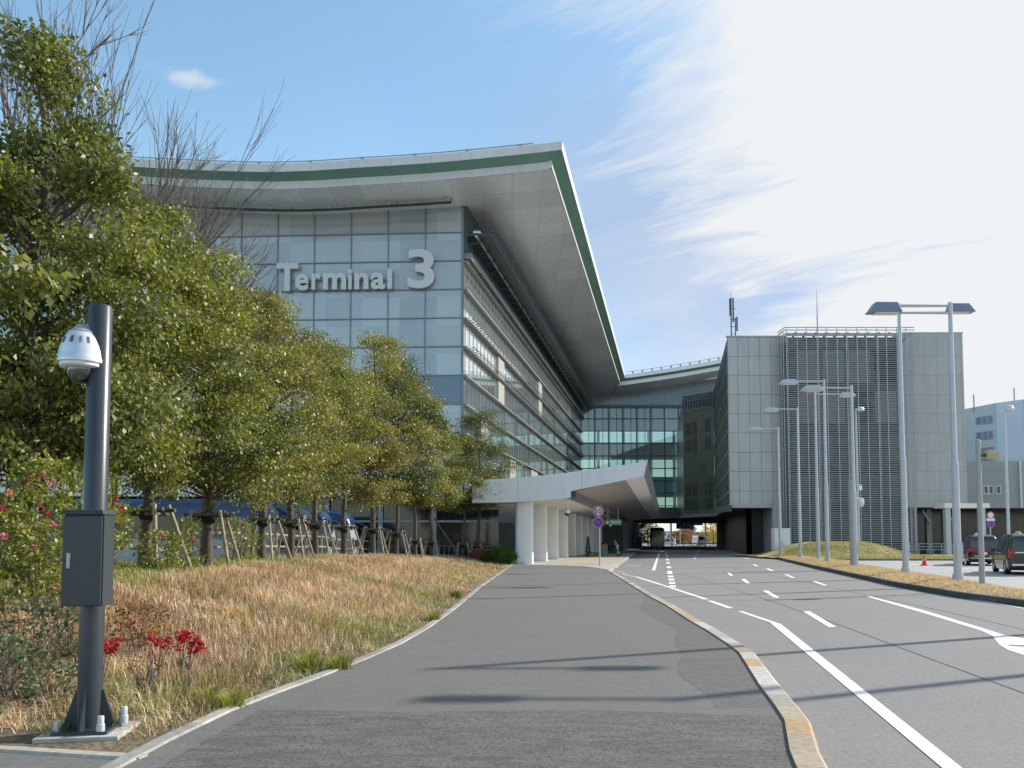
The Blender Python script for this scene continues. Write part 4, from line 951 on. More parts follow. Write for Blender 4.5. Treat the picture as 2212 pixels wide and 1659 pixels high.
o = q.build('lightning_rod', M['grey_metal'], loc=(p.x, p.y, p.z-.6)); tag(o, 'thin tapering lightning rod standing behind the louvred tower top', 'lightning rod')
# cabinet by the undercroft
Yc = 74.0; a = P(1673.5, 1200, Yc); b = P(1706.7, 1141, Yc)
cbn = empty('utility_cabinet', ((a.x+b.x)/2, Yc, 0), 'tall pale grey utility cabinet at the louvred tower foot', 'cabinet'); w = (b.x-a.x)/2
q = MB(); q.box(-w, w, 0, .9, .1, b.z-.08); q.box(-w-.03, w+.03, -.04, .94, b.z-.08, b.z); q.build('cabinet_body', M['white'], cbn)
for s in (-1, 1): q = MB(); q.box(min(0, s*w)+.03, max(0, s*w)-.03, -.03, -.003, .2, b.z-.2); q.build('cabinet_door', M['bluewhite'] if 0 else M['white'], cbn)
# ------------------------------------------------------------------ far right buildings
fb = empty('distant_hangar_building', (75, 160, 0), 'pale blue office and hangar block with striped windows at the right edge', 'building')
q = MB(); Yb = 160; a = P(2090, 880, Yb); c = P(2212, 861, Yb)
def fbb(mb, name, mat): o = mb.build(name, mat); o.parent = fb; o.matrix_parent_inverse = Matrix.Translation((-75, -160, 0)); KIDS.setdefault(fb.name, []).append(o); return o
xl = P(2150, 900, Yb).x; xr = P(2420, 900, Yb).x
zL = P(2090, 880, Yb).z; zM = P(2150, 871, Yb).z; zR = zM+(zM-zL)*4.0
q.prism([Vector((a.x, Yb+4, 0)), Vector((a.x, Yb+4, zL)), Vector((xl, Yb, zM)), Vector((xl, Yb, 0))], (0, 20, 0)); fbb(q, 'office_wall', simple('pale_wall', (.50, .53, .55), .6, var=.05))
q = MB(); q.prism([Vector((xl, Yb-.1, 0)), Vector((xl, Yb-.1, zM)), Vector((xr, Yb-.1, zR)), Vector((xr, Yb-.1, 0))], (0, 20, 0)); fbb(q, 'clad_wall', M['bluewhite'])
for (y0, y1) in ((900, 916), (933, 950), (968, 979), (989, 996)):
    q = MB(); aa_ = P(2094, y1, Yb-.2); bb_ = P(2146, y0, Yb-.2); q.quad(Vector((a.x+.8, Yb+3.7, aa_.z)), Vector((xl-.6, Yb+.1, aa_.z+.3)), Vector((xl-.6, Yb+.1, bb_.z+.3)), Vector((a.x+.8, Yb+3.7, bb_.z))); fbb(q, 'window_strip', joints('window_strip', (.17, .22, .29), (.3, .34, .38), .8, 30, .2, 0, 'x', var=.2, rough=.3))
for px, y0, y1 in ((2104, 852, 878), (2191, 838, 863)):
    q = MB(); p = P(px, y1, Yb+2); q.tube([p-Vector((0, 0, 1)), Vector((p.x, p.y, P(px, y0, Yb+2).z))], .14, 6); fbb(q, 'roof_mast', M['grey_metal'])
lb = empty('warehouse_building', (62, 118, 0), 'plain beige block with two small windows and dark ground floor right of the office block', 'building')
def lbb(mb, name, mat): o = mb.build(name, mat); o.parent = lb; o.matrix_parent_inverse = Matrix.Translation((-62, -118, 0)); KIDS.setdefault(lb.name, []).append(o); return o
Yw = 118; zw = P(2150, 996, Yw).z; zw0 = P(2150, 1109, Yw).z; xw0 = P(2060, 1000, Yw).x; xw1 = P(2460, 1000, Yw).x
q = MB(); q.box(xw0, xw1, Yw, Yw+20, zw0, zw); lbb(q, 'wall', M['beige'])
q = MB(); q.box(xw0-3, xw1, Yw+3, Yw+19, 0, zw0-.01); lbb(q, 'ground_floor_glass', simple('shop_glass', (.04, .055, .06), .15, var=.5, scale=.6))
q = MB()
for y_ in (1111, 1129, 1152): z = P(2150, y_, Yw-1).z; q.box(P(2130, 1100, Yw-1).x, xw1, Yw-1, Yw-.8, z-.2, z+.2)
for px in (2131, 2170, 2215): p = P(px, 1100, Yw-1); q.box(p.x-.22, p.x+.22, Yw-1.05, Yw-.75, 0, zw0)
lbb(q, 'shop_frame', M['lampm'])
for px in (2130, 2141, 2157):
    q = MB(); a = P(px-4.2, 1067, Yw-.05); b = P(px+4.8, 1049, Yw-.05); q.box(a.x+.12, b.x-.12, Yw-.06, Yw-.02, a.z+.12, b.z-.12); q2 = MB(); q2.box(a.x, b.x, Yw-.02, Yw, a.z, b.z)
    w_ = lbb(q2, 'window', M['white']); o = q.build('pane', M['gdark']); o.parent = w_
q = MB(); q.box(P(2152, 1100, Yw).x, P(2154.5, 1100, Yw).x, Yw-.3, Yw-.01, zw0, zw-.3) if 0 else q.box(P(2203, 1100, Yw).x, P(2206, 1100, Yw).x, Yw-.3, Yw-.01, zw0, zw); lbb(q, 'drain_pipe', M['white'])
# ------------------------------------------------------------------ street lamps on the median
def lamp(base, ytop, side, label, arm=3.1, two=True, hm=None, group='tall street lamps along the median', scale=1, armpx=None):
    b = G(base[0], base[1], .17); top = P(base[0], ytop, b.y).z-.17; s = scale
    r = empty('street_lamp', (b.x, b.y, .15), label, 'street lamp', group)
    q = MB(); q.tube([(0, 0, 0), (0, 0, top*.42)], [.13*s, .115*s], 14); q.tube([(0, 0, top*.42), (0, 0, top*.43), (0, 0, top)], [.115*s, .088*s, .068*s], 14); q.build('pole', M['lampm'], r, smooth=True)
    q = MB(); q.tube([(0, 0, -.02), (0, 0, .30)], [.19*s, .165*s], 14); q.build('base_cover', M['lampm'], r); q = MB(); q.box(-.10*s, .10*s, -.17*s, -.12*s, .7, 1.35); q.build('access_hatch', M['lampm'], r)
    q = MB()
    for dz in ((-.12, -.38) if two else (-.12,)): q.tube([(0, 0, top+dz), (side*arm, -.05, top+dz)], .04*s, 8)
    q.build('arm', M['lampm'], r, smooth=True)
    q = MB(); x0, x1 = side*arm, side*(arm+1.0); a, b2 = min(x0, x1), max(x0, x1); tp = .18
    hb = .38 if two else .30
    q.hexa([(a-(.12 if side < 0 else 0), -.24, top-hb), (b2+(.12 if side > 0 else 0), -.24, top-hb), (b2+(.12 if side > 0 else 0), .24, top-hb), (a-(.12 if side < 0 else 0), .24, top-hb)], [(a+.12, -.17, top-.02), (b2-.12, -.17, top-.02), (b2-.12, .17, top-.02), (a+.12, .17, top-.02)])
    h = q.build('lamp_head', M['lamph'] if two else M['lampm'], r, bevel=.03)
    q = MB(); q.box(a+.1, b2-.1, -.16, .16, top-hb-.03, top-hb+.005); o = q.build('lens', M['swhite'], h); KIDS.setdefault(h.name, [])
    return r
lamp((1957, 1241), 655, 1, 'nearest lamp of the median reaching out over the second road, left of its twin', arm=2.0)
lamp((2070, 1257), 652, -1, 'nearest lamp of the median whose arm reaches left over the main road', arm=1.75)
lamp((1848, 1225.5), 832, -1, 'median lamp behind the grey camera post with its arm reaching left', arm=1.55, two=False)
lamp((1768, 1209.4), 847, 1, 'slender median lamp standing left of the grass mound crest with its arm to the right', arm=1.8, two=False)
lamp((1788, 1215.8), 819, -1, 'median lamp in front of the left side of the grass mound', arm=1.7, two=False)
lamp((1729, 1206.7), 880, -1, 'median lamp at the left foot of the grass mound', arm=1.5, two=False)
lamp((1686, 1202), 922, -1, 'farthest median lamp beside the pale utility cabinet', arm=1.5, two=False)
# two more lamps of the same row stand beyond the right frame edge; their shadows cross the road
for (lx, ly, lab) in ((18.87, 15.1, 'lamp on the near median just beyond the right edge casting the long shadow'), (16.5, 16.85, 'lamp on the near median beyond the right edge casting the upper shadow')):
    r = empty('street_lamp', (lx, ly, .15), lab, 'street lamp', 'tall street lamps along the median'); top = 10.55; sd_ = -1 if ly < 16 else 1
    q = MB(); q.tube([(0, 0, 0), (0, 0, 4.4)], [.15, .13], 12); q.tube([(0, 0, 4.4), (0, 0, top)], [.10, .075], 12); q.build('pole', M['lampm'], r)
    q = MB(); q.tube([(0, 0, top-.1), (sd_*1.6, 0, top-.1)], .05, 8); q.build('arm', M['lampm'], r)
    q = MB(); a = sd_*1.6; q.box(min(a, a+sd_*.8), max(a, a+sd_*.8), -.13, .13, top-.17, top-.03); q.build('lamp_head', M['lamph'], r)
def round_lamp(p, ztop, side, label):
    r = empty('street_lamp', (p.x, p.y, 0), label, 'street lamp'); q = MB(); q.tube([(0, 0, 0), (0, 0, ztop*.45), (0, 0, ztop)], [.13, .10, .07], 12); q.build('pole', M['lampm'], r, smooth=True)
    q = MB(); q.lathe([(.01, .26), (.2, .2), (.34, .02), (.36, -.12), (.3, -.2), (.01, -.2)], (side*.45, 0, ztop), 16); q.bar((0, 0, ztop-.02), (side*.3, 0, ztop-.02), .1, .1); q.build('lamp_head', M['silver'], r, smooth=True)
p = G(1856, 1204, 0); round_lamp(p, P(1856, 884, p.y).z, .9, 'round headed lamp post rising behind the grass mound')
p = P(2179, 1165, 60); round_lamp(p, P(2172, 882, 60).z, .8, 'round headed lamp post behind the two black taxis')
# grey camera post and road camera post on the median
b = G(1843, 1224, .17); r = empty('camera_post', (b.x, b.y, .15), 'short square grey post with a small camera in the median', 'camera post'); t_ = P(1843, 1038, b.y).z-.15
q = MB(); q.tube([(0, 0, 0), (0, 0, t_)], .15, 14); q.build('post', simple('warm_grey', (.36, .35, .34), .5), r, smooth=True)
q = MB(); q.bar((0, 0, t_-.25), (.45, 0, t_-.25), .06, .06); q.lathe([(.02, .18), (.12, .14), (.15, 0), (.15, -.12), (.02, -.13)], (.42, 0, t_-.4), 12); q.build('camera_housing', M['steel'], r, smooth=True)
q = MB(); q.lathe([(.02, .18), (.13, .14), (.16, 0), (.16, -.14), (.1, -.3), (.02, -.33)], (.5, 0, t_-1.1), 12); q.bar((0, 0, t_-.9), (.45, 0, t_-.95), .05, .05); q.build('dome_camera', M['silver'], r, smooth=True)
b = G(2122, 1266.5, .17); r = empty('camera_post', (b.x, b.y, .13), 'slim warm grey post with a yellowish camera box nearest the right edge', 'camera post'); t_ = P(2116, 953, b.y).z-.13
q = MB(); q.tube([(0, 0, 0), (0, 0, t_)], [.085, .07], 12); q.lathe([(.085, 0), (.07, .04), (.01, .06)], (0, 0, t_), 12); q.build('post', simple('warm_grey2', (.38, .37, .35), .5), r, smooth=True)
q = MB(); Mx = Matrix.Translation((.38, -.02, t_-.44)) @ Matrix.Rotation(R(8), 4, 'Y'); q.box(-.16, .2, -.12, .12, -.12, .14, Mx); q.build('camera_box', simple('cream_box', (.45, .38, .20), .5), r, bevel=.02)
q = MB(); q.bar((.05, 0, t_-.44), (.24, 0, t_-.44), .06, .10); q.build('bracket', M['dark_metal'], r)
# ------------------------------------------------------------------ foreground camera pole
BX, BY = P(192.5, 1560, 6.2).x, 6.2
cp_ = empty('surveillance_camera_pole', (BX, BY, .13), 'dark grey steel pole with dome camera and control box beside the path', 'camera pole')
zt_p = P(214, 661, BY).z-.13; rp = .089
q = MB(); q.tube([(0, 0, .02), (0, 0, zt_p-.012), (0, 0, zt_p)], [rp, rp, rp-.008], 40); q.build('pole', M['postg'], cp_, smooth=True)
q = MB(); q.box(-.20, .20, -.20, .20, 0, .022, Matrix.Rotation(R(8), 4, 'Z')); q.build('base_plate', M['postg'], cp_, bevel=.003)
for k in range(4):
    a = R(8+45)+k*math.pi/2 if 0 else R(8)+k*math.pi/2; d_ = Vector((math.cos(a), math.sin(a), 0)); n_ = Vector((-d_.y, d_.x, 0))*.005
    q = MB(); q.prism([d_*(rp-.004)+n_+Vector((0, 0, .02)), d_*.19+n_+Vector((0, 0, .02)), d_*.19+n_+Vector((0, 0, .035)), d_*(rp+.012)+n_+Vector((0, 0, .30)), d_*(rp-.004)+n_+Vector((0, 0, .30))], n_*-2); q.build('gusset', M['postg'], cp_)
for (x, y, s) in ((.165, -.145, .85), (.21, .12, .95), (-.17, .165, .8), (-.17, -.15, .6)):
    q = MB(); q.lathe([(.035*s, .02), (.035*s, .085*s), (.028*s, .09*s), (.028*s, .15*s), (.024*s, .158*s), (.001, .16*s)], (x, y, 0), 20); q.build('bolt_cap', M['lampm'], cp_, smooth=True)
q = MB(); q.box(-.30, .30, -.26, .26, -.09, -.001, Matrix.Rotation(R(8), 4, 'Z')); q.build('concrete_footing', M['conc'], cp_, bevel=.006)
# control box
bz0, bz1 = P(170, 1308, BY-.2).z-.13, P(170, 1112, BY-.2).z-.13; Mb = Matrix.Translation((0, 0, 0)) @ Matrix.Rotation(R(6), 4, 'Z')
bxl, bxr = P(127, 1200, BY-.3).x-BX, P(211, 1200, BY-.3).x-BX
q = MB(); q.box(bxl+.004, bxr-.002, -.285, -.088, bz0, bz1, Mb); cbx = q.build('control_box', M['postb'], cp_, bevel=.004)
q = MB(); q.box(bxl, bxr-.012, -.305, -.288, bz0+.006, bz1-.012, Mb); dr = q.build('box_door', M['postb'], cbx, bevel=.003)
q = MB(); q.hexa([Mb @ Vector(v) for v in ((bxl-.012, -.335, bz1), (bxr+.008, -.335, bz1), (bxr+.008, -.085, bz1), (bxl-.012, -.085, bz1))], [Mb @ Vector(v) for v in ((bxl+.0, -.320, bz1+.032), (bxr-.004, -.320, bz1+.032), (bxr-.004, -.085, bz1+.045), (bxl+.0, -.085, bz1+.045))]); q.build('box_lid', M['postb'], cbx, bevel=.002)
q = MB(); hx = bxl+.048; hz = (bz0+bz1)/2; q.box(hx-.014, hx+.014, -.314, -.306, hz-.06, hz+.055, Mb); q.box(hx-.010, hx+.010, -.320, -.3145, hz-.055, hz+.02, Mb); q.build('handle', simple('latch', (.42, .42, .40), .4, .4), cbx, bevel=.002)
for zz in (bz0+.12, bz1-.12): q = MB(); q.lathe([(rp+.006, -.02), (rp+.006, .02)], (0, 0, zz), 30); q.bar((-.07, -.09, zz), (.07, -.09, zz), .05, .035); q.build('clamp', M['steel'], cbx)
# dome camera
dc = P(170, 760, BY-.1); dx, dz_ = dc.x-BX, dc.z-.13; hc = .0
def zpx(y): return P(170, y, BY-.1).z-.13
q = MB(); z_t, z_s, z_r, z_l = zpx(700), zpx(722), zpx(783), zpx(797)
rr_ = .167
q.lathe([(.05, z_s+.045), (.10, z_s+.02), (.128, z_s-.03), (.148, z_s-.09), (.160, z_s-.15), (.165, z_r+.035), (.168, z_r+.03), (.168, z_r+.0), (.158, z_r-.002)], (dx, -.06, 0), 44); dm = q.build('camera_hood', M['silver'], cp_, smooth=True)
q = MB(); q.lathe([(.001, z_t+.012), (.02, z_t+.008), (.04, z_s+.085), (.075, z_s+.045), (.103, z_s+.018), (.10, z_s)], (dx+.005, -.06, 0), 30); q.tube([(dx+.02, -.05, z_s+.06), (dx+.10, -.03, z_s+.02), (dx+.15, -.01, z_s-.04)], [.045, .045, .05], 14); q.box(dx+.115, dx+.152, -.075, .03, z_s-.12, z_s+.045); q.build('camera_arm', M['greyp'], dm, smooth=True)
q = MB(); q.lathe([(.155, z_r+.01), (.152, z_r-.03), (.138, z_r-.038), (.128, z_r-.042), (.10, z_r-.043)], (dx, -.06, 0), 40); q.build('camera_ring', M['swhite'], dm, smooth=True)
q = MB(); q.lathe([(.102*math.cos(a), z_r-.045-.118*math.sin(a)) for a in [i*math.pi/2/10 for i in range(11)]], (dx, -.06, 0), 32); q.build('clear_dome', M['clear'], dm, smooth=True)
q = MB(); q.lathe([(.001, z_r-.12), (.035, z_r-.115), (.055, z_r-.08), (.06, z_r-.045)], (dx, -.06, 0), 18); q.tube([(dx-.02, -.08, z_r-.09), (dx-.03, -.13, z_r-.10)], .026, 14); q.build('camera_lens', M['dark_metal'], dm, smooth=True)
q = MB()
for a0 in (-118, -90, -62, -40, -145):
    for k in range(4 if a0 == -90 else 3):
        a = R(a0+k*3.0-5); q.bar((dx+.131*math.cos(a), -.06+.131*math.sin(a), z_s-.03), (dx+.149*math.cos(a), -.06+.149*math.sin(a), z_s-.085), .0022, .003)
q.build('vent_slots', M['dark_metal'], dm)
# ------------------------------------------------------------------ road signs
def disc_sign(parent, c, r, kind, loc):
    q = MB(); q.lathe([(.001, 0), (r, 0), (r, .02), (.001, .02)], (c.x-loc.x, c.y-loc.y, c.z-loc.z), 40, 'y'); d = q.build('sign_disc', M['sred'], parent)
    x, y, z = c-loc
    def ring(r1, r0, mat, yy, name):
        q = MB(); n = 40
        for k in range(n):
            a, b = 2*math.pi*k/n, 2*math.pi*(k+1)/n; q.quad((x+r1*math.cos(a), yy, z+r1*math.sin(a)), (x+r1*math.cos(b), yy, z+r1*math.sin(b)), (x+r0*math.cos(b), yy, z+r0*math.sin(b)), (x+r0*math.cos(a), yy, z+r0*math.sin(a)))
        return q.build(name, mat, d)
    ring(r, r*.965, M['swhite'], y-.004, 'rim')
    if kind == 'nopark':
        ring(r*.76, 0, M['sblue'], y-.004, 'sign_face'); q = MB(); s = r*.55; q.bar((x-s, y-.008, z+s), (x+s, y-.008, z-s), .008, r*.18, up=(0, 0, 1)); q.build('slash', M['sred'], d)
    else: ring(r*.72, 0, M['swhite'], y-.004, 'sign_face')
    return d
b = G(1296, 1223, .13); rs = empty('road_sign', (b.x, b.y, .126), 'fifty speed limit and no parking discs on a slim pole at the terrace corner', 'road sign')
zt1 = P(1292, 1104, b.y).z; zt2 = P(1292, 1129, b.y).z; loc = Vector((b.x, b.y, .126))
q = MB(); q.tube([(0, .03, 0), (-.02, .03, zt1+.1)], .038, 10); q.build('pole', M['lampm'], rs, smooth=True)
c1 = Vector((P(1292, 1104, b.y).x, b.y-.06, zt1)); c2 = Vector((P(1292, 1129, b.y).x, b.y-.06, zt2))
d1 = disc_sign(rs, c1, .31, 'limit', loc); disc_sign(rs, c2, .31, 'nopark', loc)
glyph('5', 1284.6, 1291.2, 1098.2, 1109.8, .004, .03, d1, M['sblue'], b.y-.067, 'digit', loc); glyph('0', 1292.4, 1299.4, 1098.2, 1109.8, .004, .03, d1, M['sblue'], b.y-.067, 'digit', loc)
b = P(2141, 1180, 57); rs2 = empty('road_sign', (b.x, b.y, 0), 'red ringed discs with a small plate on a pole behind the far taxi', 'road sign'); loc = Vector((b.x, b.y, 0))
q = MB(); q.tube([(0, .03, 0), (0, .03, P(2141, 1107, 57).z)], .04, 8); q.build('pole', M['lampm'], rs2)
disc_sign(rs2, Vector((b.x, b.y-.05, P(2141, 1113, 57).z)), .27, 'limit', loc); disc_sign(rs2, Vector((b.x, b.y-.05, P(2141, 1132, 57).z)), .27, 'nopark', loc)
q = MB(); z = P(2141, 1122.5, 57).z; q.box(-.3, .3, -.06, -.04, z-.09, z+.09); q.build('sign_plate', M['swhite'], rs2)
# teal hanging sign under the canopy
Yh = 66; a = P(1306, 1134, Yh); b = P(1342.5, 1122.5, Yh)
hs = empty('hanging_sign', ((a.x+b.x)/2, Yh, a.z), 'teal green information board hanging below the canopy behind the road sign', 'sign'); w = (b.x-a.x)/2; h = b.z-a.z
q = MB(); q.box(-w, w, -.06, .06, 0, h); bd = q.build('board', M['teal'], hs)
q = MB(); q.box(-w+.05, -w+.42, -.075, -.062, .06, h-.06); q.build('pictogram_panel', M['dark_metal'], bd)
q = MB(); q.box(-w+.12, -w+.35, -.085, -.077, .14, .24); q.box(-w+.14, -w+.33, -.085, -.077, .24, .30); q.box(-w+.55, w-.15, -.068, -.062, .20, .26); q.box(-w+.55, -w+.62, -.068, -.062, h-.14, h-.06); q.build('sign_symbols', M['swhite'], bd)
q = MB(); q.prism([(-.32, -.07, -.005), (-.12, -.07, -.005), (-.26, -.07, -.17)], (0, .02, 0)); q.build('arrow', M['swhite'], bd)
for s in (-.6, .6): q = MB(); q.tube([(s*w, 0, h), (s*w, 0, h+1.0)], .02, 6); q.build('hanger', M['lampm'], hs)
# overhead direction sign beyond the bridge
Yd = 200; a = P(1461, 1142.5, Yd); b = P(1518, 1127, Yd); ds = empty('direction_sign', ((a.x+b.x)/2, Yd, 0), 'blue overhead direction sign with white arrows beyond the underpass', 'road sign'); w = (b.x-a.x)/2
q = MB(); q.prism([(-w, 0, a.z), (w*.32, 0, a.z), (w*.32, 0, a.z+.9), (w, 0, a.z+.9), (w, 0, b.z), (-w, 0, b.z)], (0, .15, 0)); bd = q.build('board', M['dsign'], ds)
q = MB()
for x, zz in ((-w*.7, .4), (-w*.45, 1.2), (w*.1, .4), (-w*.1, 1.2), (w*.85, 1.25)): q.box(x-.07, x+.07, -.04, -.005, a.z+zz-.25, a.z+zz+.2); q.prism([(x-.2, -.03, a.z+zz+.15), (x+.2, -.03, a.z+zz+.15), (x, -.03, a.z+zz+.4)], (0, .02, 0))
q.bar((w*.3, -.03, a.z+1.1), (w*.62, -.03, a.z+1.45), .02, .12); q.box(-w*.35, w*.2, -.03, -.005, a.z+.85, a.z+.92); q.build('arrows', M['swhite'], bd)
q = MB()
for x in (-w-1.2, w+.8): q.tube([(x, .3, 0), (x, .3, b.z+.3)], .15, 8)
q.tube([(-w-1.2, .3, b.z-.3), (w+.8, .3, b.z-.3)], .1, 8); q.build('gantry', M['lampm'], ds)
# ------------------------------------------------------------------ vehicles
def wheel(parent, x, y, r, w, name='wheel'):
    q = MB(); q.lathe([(r*.62, -w/2), (r*.97, -w/2), (r, -w/2+.03), (r, w/2-.03), (r*.97, w/2), (r*.62, w/2)], (x, y, r), 22, 'x'); t = q.build(name, M['rubber'], parent, smooth=True)
    s = 1 if x > 0 else -1
    q = MB(); q.lathe([(.001, s*(w/2-.02)), (r*.2, s*(w/2-.01)), (r*.58, s*(w/2-.05)), (r*.64, s*(w/2-.01)), (r*.64, s*(w/2-.06))], (x, y, r), 22, 'x'); q.build('rim', M['steel'], t, smooth=True)
def loft_body(secs, name, mat, parent, bevel=0, smooth=True):
    """secs: list of (y, [(x,z)...]) closed half-free loops of equal count"""
    mb = MB(); n = len(secs[0][1]); vs = []; fs = []
    for y, lp in secs: vs += [(x, y, z) for x, z in lp]
    for i in range(len(secs)-1):
        for k in range(n): k2 = (k+1) % n; fs.append((i*n+k, i*n+k2, (i+1)*n+k2, (i+1)*n+k))
    fs.append(tuple(range(n))); e = (len(secs)-1)*n; fs.append(tuple(e+k for k in reversed(range(n)))); mb.add(vs, fs)
    return mb.build(name, mat, parent, smooth=smooth, bevel=bevel)
def minivan(loc, rz, label, lamp_col, extra=None, L=4.9, Wd=1.85, Hh=1.87):
    r = empty('taxi', loc, label, 'taxi', 'black minivan taxis on the second road', rz)   # +y = forward
    w = Wd/2
    def loop(wb, wt, z0, zb, zt):
        return [(-wb+.04, z0), (-wb, z0+.18), (-wb, zb-.08), (-wb+.02, zb), (-wt-.02, zt-.16), (-wt+.08, zt-.03), (-wt+.25, zt), (wt-.25, zt), (wt-.08, zt-.03), (wt+.02, zt-.16), (wb-.02, zb), (wb, zb-.08), (wb, z0+.18), (wb-.04, z0)]
    secs = [(-L/2, loop(w*.92, w*.74, .32, 1.0, Hh-.28)), (-L/2+.06, loop(w*.97, w*.78, .24, 1.02, Hh-.12)), (-L/2+.28, loop(w, w*.80, .2, 1.03, Hh-.02)), (-L/2+1.2, loop(w, w*.81, .2, 1.03, Hh)), (0, loop(w, w*.81, .2, 1.02, Hh)), (L/2-1.9, loop(w, w*.79, .2, 1.0, Hh-.06)), (L/2-1.35, loop(w, w*.77, .2, .99, Hh-.35)), (L/2-.85, loop(w*.99, w*.8, .2, .98, 1.12)), (L/2-.2, loop(w*.95, w*.72, .25, .80, .92)), (L/2, loop(w*.85, w*.6, .32, .62, .72))]
    b = loft_body(secs, 'body', M['black'], r)
    q = MB(); zb, zt = 1.10, Hh-.24
    q.quad((-w*.80, -L/2-.012, zb), (w*.80, -L/2-.012, zb), (w*.72, -L/2+.035, zt), (-w*.72, -L/2+.035, zt)); q.v = [(x, y-.02, z) for x, y, z in q.v]; q.build('rear_window', M['gdark'], r)
    for s in (-1, 1):
        for (y0, y1) in ((-L/2+.35, -L/2+1.25), (-L/2+1.33, -.05), (.03, L/2-1.75)):
            q = MB(); xb = s*(w+.004); xt_ = s*(w*.815+.035); q.quad((xb-s*.005, y0, 1.07), (xb-s*.005, y1, 1.07), (xt_, y1-.05 if y1 < 0 else y1-.22, Hh-.24), (xt_, y0+.05, Hh-.24)); q.build('side_window', M['gdark'], r)
        q = MB(); q.box(min(s*w*.62, s*(w*.985)), max(s*w*.62, s*(w*.985)), -L/2-.03, -L/2+.1, .92, 1.07); q.box(min(s*w*.90, s*(w*.99)), max(s*w*.90, s*w*.99), -L/2-.015, -L/2+.12, .75, 1.2); q.build('tail_light', M['red'], r, bevel=.02)
        q = MB(); q.box(s*(w-.22)-.06, s*(w-.22)+.06, -L/2-.03, -L/2+.02, .36, .46); q.build('reflector', M['red'], r)
        q = MB(); q.box(min(s*(w+.02), s*(w+.20)), max(s*(w+.02), s*(w+.20)), L/2-1.65, L/2-1.5, 1.02, 1.2); q.build('mirror', M['black'], r, bevel=.03)
        q = MB(); q.box(s*(w+.004)-.01, s*(w+.004)+.01, -.35, -.18, .96, 1.0); q.box(s*(w+.004)-.01, s*(w+.004)+.01, .75, .92, .96, 1.0); q.build('door_handle', M['chrome'], r)
        for y in (-L/2+.95, L/2-.92): wheel(r, s*(w-.10), y, .33, .22)
    q = MB(); q.box(-w*.70, w*.70, -L/2-.035, -L/2+.02, .985, 1.035); q.build('tail_trim', M['chrome'] if lamp_col else M['red'], r)
    q = MB(); q.box(-w*.86, w*.86, -L/2-.06, -L/2+.06, .42, .50); q.build('bumper_trim', M['chrome'], r)
    q = MB(); q.box(-.17, .17, -L/2-.045, -L/2-.02, .66, .83); q.build('number_plate', M['swhite'], r)
    q = MB(); q.lathe([(.01, .14), (.10, .12), (.15, .03), (.16, 0)], (0, .6, Hh-.01), 14); q.build('roof_lamp', M['swhite'] if not lamp_col else simple('amber_lamp', (.7, .45, .15), .4), r, smooth=True)
    if extra: 
        q = MB(); q.box(-w*.62, -w*.30, -L/2-.03, -L/2-.015, .56, .62); q.box(w*.3, w*.66, -L/2-.03, -L/2-.015, .56, .62); q.build('yellow_sticker', simple('sticker', (.6, .5, .08), .5), r)
        q = MB(); q.box(-w*.95, w*.95, -L/2-.04, -L/2+.03, .88, .94); q.build('red_stripe', M['red'], r)
    return r
p = G(2136, 1222, .01); minivan((p.x+.7, p.y+2.2, .01), R(-24), 'far black minivan taxi with red tail stripe and yellow stickers', 0, True, Wd=1.72, Hh=1.9)
p = G(2236, 1243, .01); minivan((p.x+.95, p.y+2.4, .01), R(-23), 'near black minivan taxi cut off by the right frame edge', 1, False)
# small white truck / cars beyond the underpass
def simple_car(px, py, Y, w, l, h, label, mat, rz=0, name='van', cat='van', front=False):
    p = P(px, py, Y); r = empty(name, (p.x, p.y, 0), label, cat, None, rz); hw = w/2
    secs = [(-l/2, [(-hw*.9, .35), (-hw*.9, h*.55), (-hw*.75, h*.93), (hw*.75, h*.93), (hw*.9, h*.55), (hw*.9, .35)]), (-l/2+.2, [(-hw, .25), (-hw, h*.55), (-hw*.85, h), (hw*.85, h), (hw, h*.55), (hw, .25)]), (l/2-1.0, [(-hw, .25), (-hw, h*.55), (-hw*.83, h*.98), (hw*.83, h*.98), (hw, h*.55), (hw, .25)]), (l/2, [(-hw*.93, .3), (-hw*.93, h*.42), (-hw*.85, h*.5), (hw*.85, h*.5), (hw*.93, h*.42), (hw*.93, .3)])]
    loft_body(secs, 'body', mat, r, smooth=False)
    q = MB(); q.quad((-hw*.78, -l/2-.02, h*.57), (hw*.78, -l/2-.02, h*.57), (hw*.66, -l/2-.01, h*.86), (-hw*.66, -l/2-.01, h*.86)); q.build('rear_window', M['gdark'], r)
    for s in (-1, 1):
        for k in range(3):
            y0 = -l/2+.4+k*(l-1.6)/3; y1 = y0+(l-1.6)/3-.12; q = MB(); q.quad((s*(hw+.01), y0, h*.57), (s*(hw+.01), y1, h*.57), (s*(hw*.9+.01), y1, h*.86), (s*(hw*.9+.01), y0, h*.86)); q.build('side_window', M['gdark'], r)
        q = MB(); q.box(s*hw*.82-.08, s*hw*.82+.08, -l/2-.05, -l/2+.05, h*.36, h*.48); q.build('tail_light', M['red'], r)
        for y in (-l/2+.9, l/2-.9): wheel(r, s*(hw-.12), y, .36, .24)
    return r
simple_car(1509, 1170, 205, 2.1, 7, 2.7, 'pale silver minibus seen from behind beyond the underpass', M['silver'], 0, 'minibus', 'minibus')
simple_car(1441, 1168, 235, 1.9, 4.8, 2.0, 'small white van parked beyond the underpass right of the coach', M['buswhite'], R(70))
